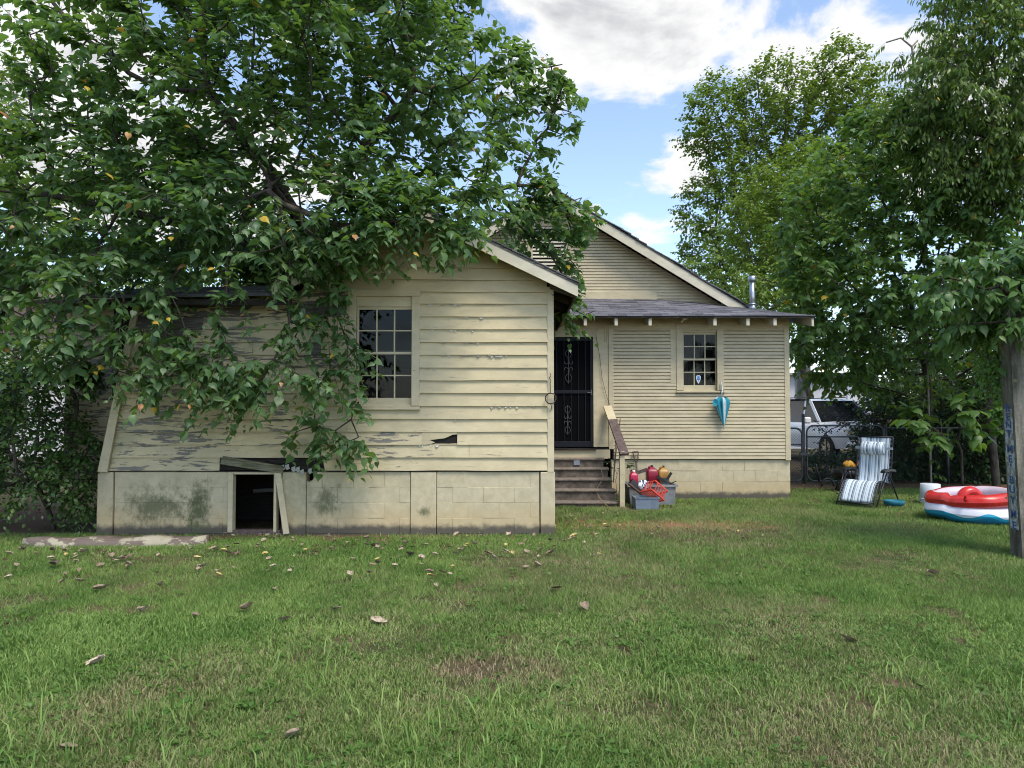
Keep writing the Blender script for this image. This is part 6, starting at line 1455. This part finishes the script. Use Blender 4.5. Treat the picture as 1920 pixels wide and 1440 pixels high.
def dryness(x, y):
    d = fbm(x * .9, y * .9, 3) * .9 + fbm(x * 4, y * 4, 9) * .45
    for (u, v, s, k) in ((760, 1300, 1.0, .20), (1230, 1120, .9, .28), (1500, 1330, .5, .2), (900, 1255, .16, .5), (300, 1340, .5, .15), (1380, 1000, 1.0, .3), (1590, 1400, .3, .3), (1280, 1010, .8, .3)):
        p = ground_at(u, v); d = d + k * np.exp(-((x - p.x) ** 2 + ((y - p.y) * 1.0) ** 2) / (2 * s * s))
    for (u, v, s, k) in ((200, 1150, 1.2, .22), (1600, 1060, 1.2, .22), (1850, 1200, .8, .15), (500, 1080, 1.2, .15)):
        p = ground_at(u, v); d = d - k * np.exp(-((x - p.x) ** 2 + (y - p.y) ** 2) / (2 * s * s))
    return d
xs, ys_ = [], []
y = 2.3
while y < 14.6:
    dy = .1; half = .82 * y + 1.3; dens = 21000 * (3.2 / max(y, 2.9)) ** 1.25; n = int(dens * dy * 2 * half); xs.append(rng.uniform(-half, half, n)); ys_.append(rng.uniform(y, y + dy, n)); y += dy
gx = np.concatenate(xs); gy = np.concatenate(ys_)
dr = dryness(gx, gy)
clump = fbm(gx * 9, gy * 9, 17, 2)
keep = rng.random(len(gx)) < np.clip(1.15 - np.clip(dr - .86, 0, 1) * 2.0, .12, 1) * np.clip(.35 + clump * 1.25, 0, 1)
inhouse = (gx > FX0 - .05) & (gx < FX1 + .02) & (gy > YF - .06) | (gx > .3) & (gx < X(1161, 12) + .02) & (gy > 11.95) | (gx > .3) & (gx < LX1 + .02) & (gy > YR - .02) | (gx < -5.2) & (gy > 9.3)
clay = np.exp(-(((gx - 2.0) / 2.1) ** 2 + ((gy - 10.1) / .5) ** 2)) * (.3 + 1.1 * fbm(gx * 3, gy * 3, 5, 3)) + np.exp(-(((gx + 2.4) / 3.0) ** 2 + ((gy - 9.15) / .17) ** 2)) + np.exp(-(((gx - 1.9) / .9) ** 2 + ((gy - 11.8) / .25) ** 2)) + np.exp(-(((gx - 7.0) / 3.5) ** 2 + ((gy - 15.0) / .9) ** 2)) + np.exp(-(((gx + 8.6) / 3.0) ** 2 + ((gy - 10.4) / .9) ** 2))
spot = fbm(gx * 2.6, gy * 2.6, 91, 4); keep &= (spot < .685) | (rng.random(len(gx)) < .25)
keep &= ~inhouse & (rng.random(len(gx)) > clay * .9)
gx, gy, dr = gx[keep], gy[keep], dr[keep]; k = len(gx)
lng = fbm(gx * 1.6 + 7, gy * 1.6, 23, 3)
big_ = fbm(gx * 3.2, gy * 3.2, 77, 3)
H = rng.uniform(.010, .030, k) * (.35 + lng * .7 + big_ * .75) * (1 + .03 * gy)
tall = rng.random(k) < .022 * np.clip((5.2 - gy) / 2, 0, 1) * (lng > .5); H[tall] *= rng.uniform(2.0, 5.0, tall.sum())
Wd = rng.uniform(.0014, .0029, k) * (1 + .16 * np.maximum(gy - 3, 0)); Wd[tall] *= 1.6
ang = rng.uniform(0, 2 * np.pi, k); lean = rng.uniform(.3, 1.35, k) * H; la = rng.uniform(0, 2 * np.pi, k)
dry = np.clip((dr - .70) * 1.6 + rng.normal(size=k) * .34, 0, 1); dry[tall] *= .2
tn = np.clip(rng.random(k) * .8 + (fbm(gx * 2.1, gy * 2.1, 51, 3) - .5) * 1.2 + .1, 0, 1)
bx, by = np.cos(ang) * Wd, np.sin(ang) * Wd; lx, ly = np.cos(la) * lean, np.sin(la) * lean; z0 = np.full(k, -.012); zt = H * rng.uniform(.75, 1.05, k)
near = gy < 5.6; F_ = ~near
V1 = np.stack([np.stack([gx - bx, gy - by, z0], 1), np.stack([gx + bx, gy + by, z0], 1), np.stack([gx + bx * .8 + lx * .35, gy + by * .8 + ly * .35, H * .62], 1), np.stack([gx - bx * .8 + lx * .35, gy - by * .8 + ly * .35, H * .62], 1), np.stack([gx + lx, gy + ly, zt], 1)], 1)[near]
V2 = np.stack([np.stack([gx - bx, gy - by, z0], 1), np.stack([gx + bx, gy + by, z0], 1), np.stack([gx + lx, gy + ly, zt], 1)], 1)[F_]
n1, n2 = len(V1), len(V2); f = np.array([0, 1, 2, 3, 3, 2, 4])
ff = np.concatenate([(f[None] + (np.arange(n1) * 5)[:, None]).ravel(), np.arange(n2 * 3) + n1 * 5])
me = np_mesh('grass', np.concatenate([V1.reshape(-1, 3), V2.reshape(-1, 3)]), ff, np.concatenate([np.tile([4, 3], n1), np.full(n2, 3)]), grass_mat(), {'dry': np.concatenate([np.repeat(dry[near], 5), np.repeat(dry[F_], 3)]), 'tint': np.concatenate([np.repeat(tn[near], 5), np.repeat(tn[F_], 3)])})
go = link('grass', me); tag(go, 'short mown green and straw coloured lawn grass', 'grass', None, 'stuff'); print('blades', k)

# broad-leaved weeds flat in the turf
wn = 2600; wy = 2.6 + rng.random(wn) ** 1.6 * 8; wx = rng.uniform(-1, 1, wn) * (.8 * wy + .6); wk = (fbm(wx * 1.3, wy * 1.3, 61, 3) > .50) & ~((wy > YF - .25) & (wx < FX1 + .1)) & (wy < 9.6); wx, wy = wx[wk], wy[wk]
nl = 6; a_ = rng.uniform(0, 6.28, (len(wx), nl)); dd = np.stack([np.cos(a_), np.sin(a_), rng.uniform(.1, .6, a_.shape)], 2).reshape(-1, 3); pp_ = np.repeat(np.stack([wx, wy, np.full(len(wx), .012)], 1), nl, 0) + dd * .008
nn_ = np.array([[0, 0, 1.]]) + rng.normal(size=dd.shape) * .25
wo_ = link('lawn_weeds', leaf_mesh('lawn_weeds', OVAL, pp_, dd, nn_, rng.uniform(.018, .045, len(pp_)), M['leafV'], None, None, 1.3)); tag(wo_, 'small broad-leaved weeds flat among the lawn grass', 'weeds', None, 'stuff')

# fallen leaves: curled single leaves lying on the grass
FLM = []
def fl_mat(name, a, b_):
    m, t, b = mat(name); r = rnd(t); n = t.noise(objc(t), 6, 4, .6); c = t.mix(r, a, b_); c = t.mix(t.step(n, .4, .7), c, tuple(x * .6 for x in a)); t.put(b.inputs['Base Color'], c); b.inputs['Roughness'].default_value = .8; return m
fm = [fl_mat('dry_tan_leaf', (.26, .19, .12), (.52, .42, .30)), fl_mat('dry_brown_leaf', (.12, .085, .06), (.30, .20, .13)), fl_mat('yellow_dead_leaf', (.50, .38, .12), (.62, .50, .22))]
rs = random.Random(41)
for q in range(9):
    m = MB(); n = 7; P = []; cu = rs.uniform(.15, .6); tw = rs.uniform(-.4, .4)
    for i in range(n):
        f_ = i / (n - 1); w = .40 * math.sin(math.pi * min(.97, f_ * .92 + .10)) ** .8 * (1 - .3 * f_); row = []
        for j in range(5):
            s_ = j / 2 - 1; row.append((w * s_ + rs.uniform(-.02, .02), f_ - .5, cu * (abs(s_) ** 1.6) * w * 1.5 + .28 * cu * (2 * f_ - 1) ** 2 + tw * s_ * f_ * .25 + rs.uniform(-.015, .03)))
        P.append(row)
    m.grid(P); m.tube([(0, -.5, .05), (.02, -.68, .12)], .012, 3); FLM.append(m.mesh('fallen_leaf', fm[0 if q % 3 < 2 else (1 if q < 6 else 2)], True))
hand = [(850, 1068), (657, 1082), (365, 1160), (533, 1170), (180, 1250), (548, 1388), (127, 1412), (1097, 1145), (1045, 1110), (985, 1068), (1008, 1065), (770, 1045), (410, 1085), (515, 1110), (15, 1088), (190, 1110), (380, 1068), (300, 1105), (265, 1155), (710, 1172), (632, 1148), (1750, 1082), (1590, 1205), (150, 1095), (100, 1065), (445, 1045), (460, 1150)]
rs = random.Random(43); spots = [(u, v, 1.15) for u, v in hand]
while len(spots) < 200:
    u = rs.uniform(0, 1130); v = 1006 + abs(rs.gauss(0, 1)) * 34 + (0 if u > 250 else 22)
    if v < 1120 and not (45 < u < 390 and v < 1034): spots.append((u, v, rs.uniform(.6, 1.0)))
for k_ in range(34): spots.append((rs.uniform(1040, 1480), rs.uniform(965, 1012), rs.uniform(.5, .8)))
for k_ in range(30): spots.append((rs.uniform(1500, 1720), rs.uniform(905, 945), rs.uniform(.5, .8)))
for k_ in range(22): spots.append((rs.uniform(-20, 150), rs.uniform(945, 990), rs.uniform(.6, .9)))
for (u, v, s_) in spots:
    p = ground_at(u, v); o = link('fallen_leaf', rs.choice(FLM)); sz = rs.uniform(.06, .115) * s_
    if p.y > YF - .1 and FX0 < p.x < FX1: continue
    o.location = (p.x, p.y, .022 + rs.uniform(0, .014)); o.scale = (sz * rs.uniform(.7, 1.05), sz, sz); o.rotation_euler = (rs.uniform(-.35, .35), rs.uniform(-.35, .35), rs.uniform(0, 6.28))
    tag(o, 'dry curled tan or brown leaf fallen on the ground', 'fallen leaf', 'fallen leaves on the lawn')
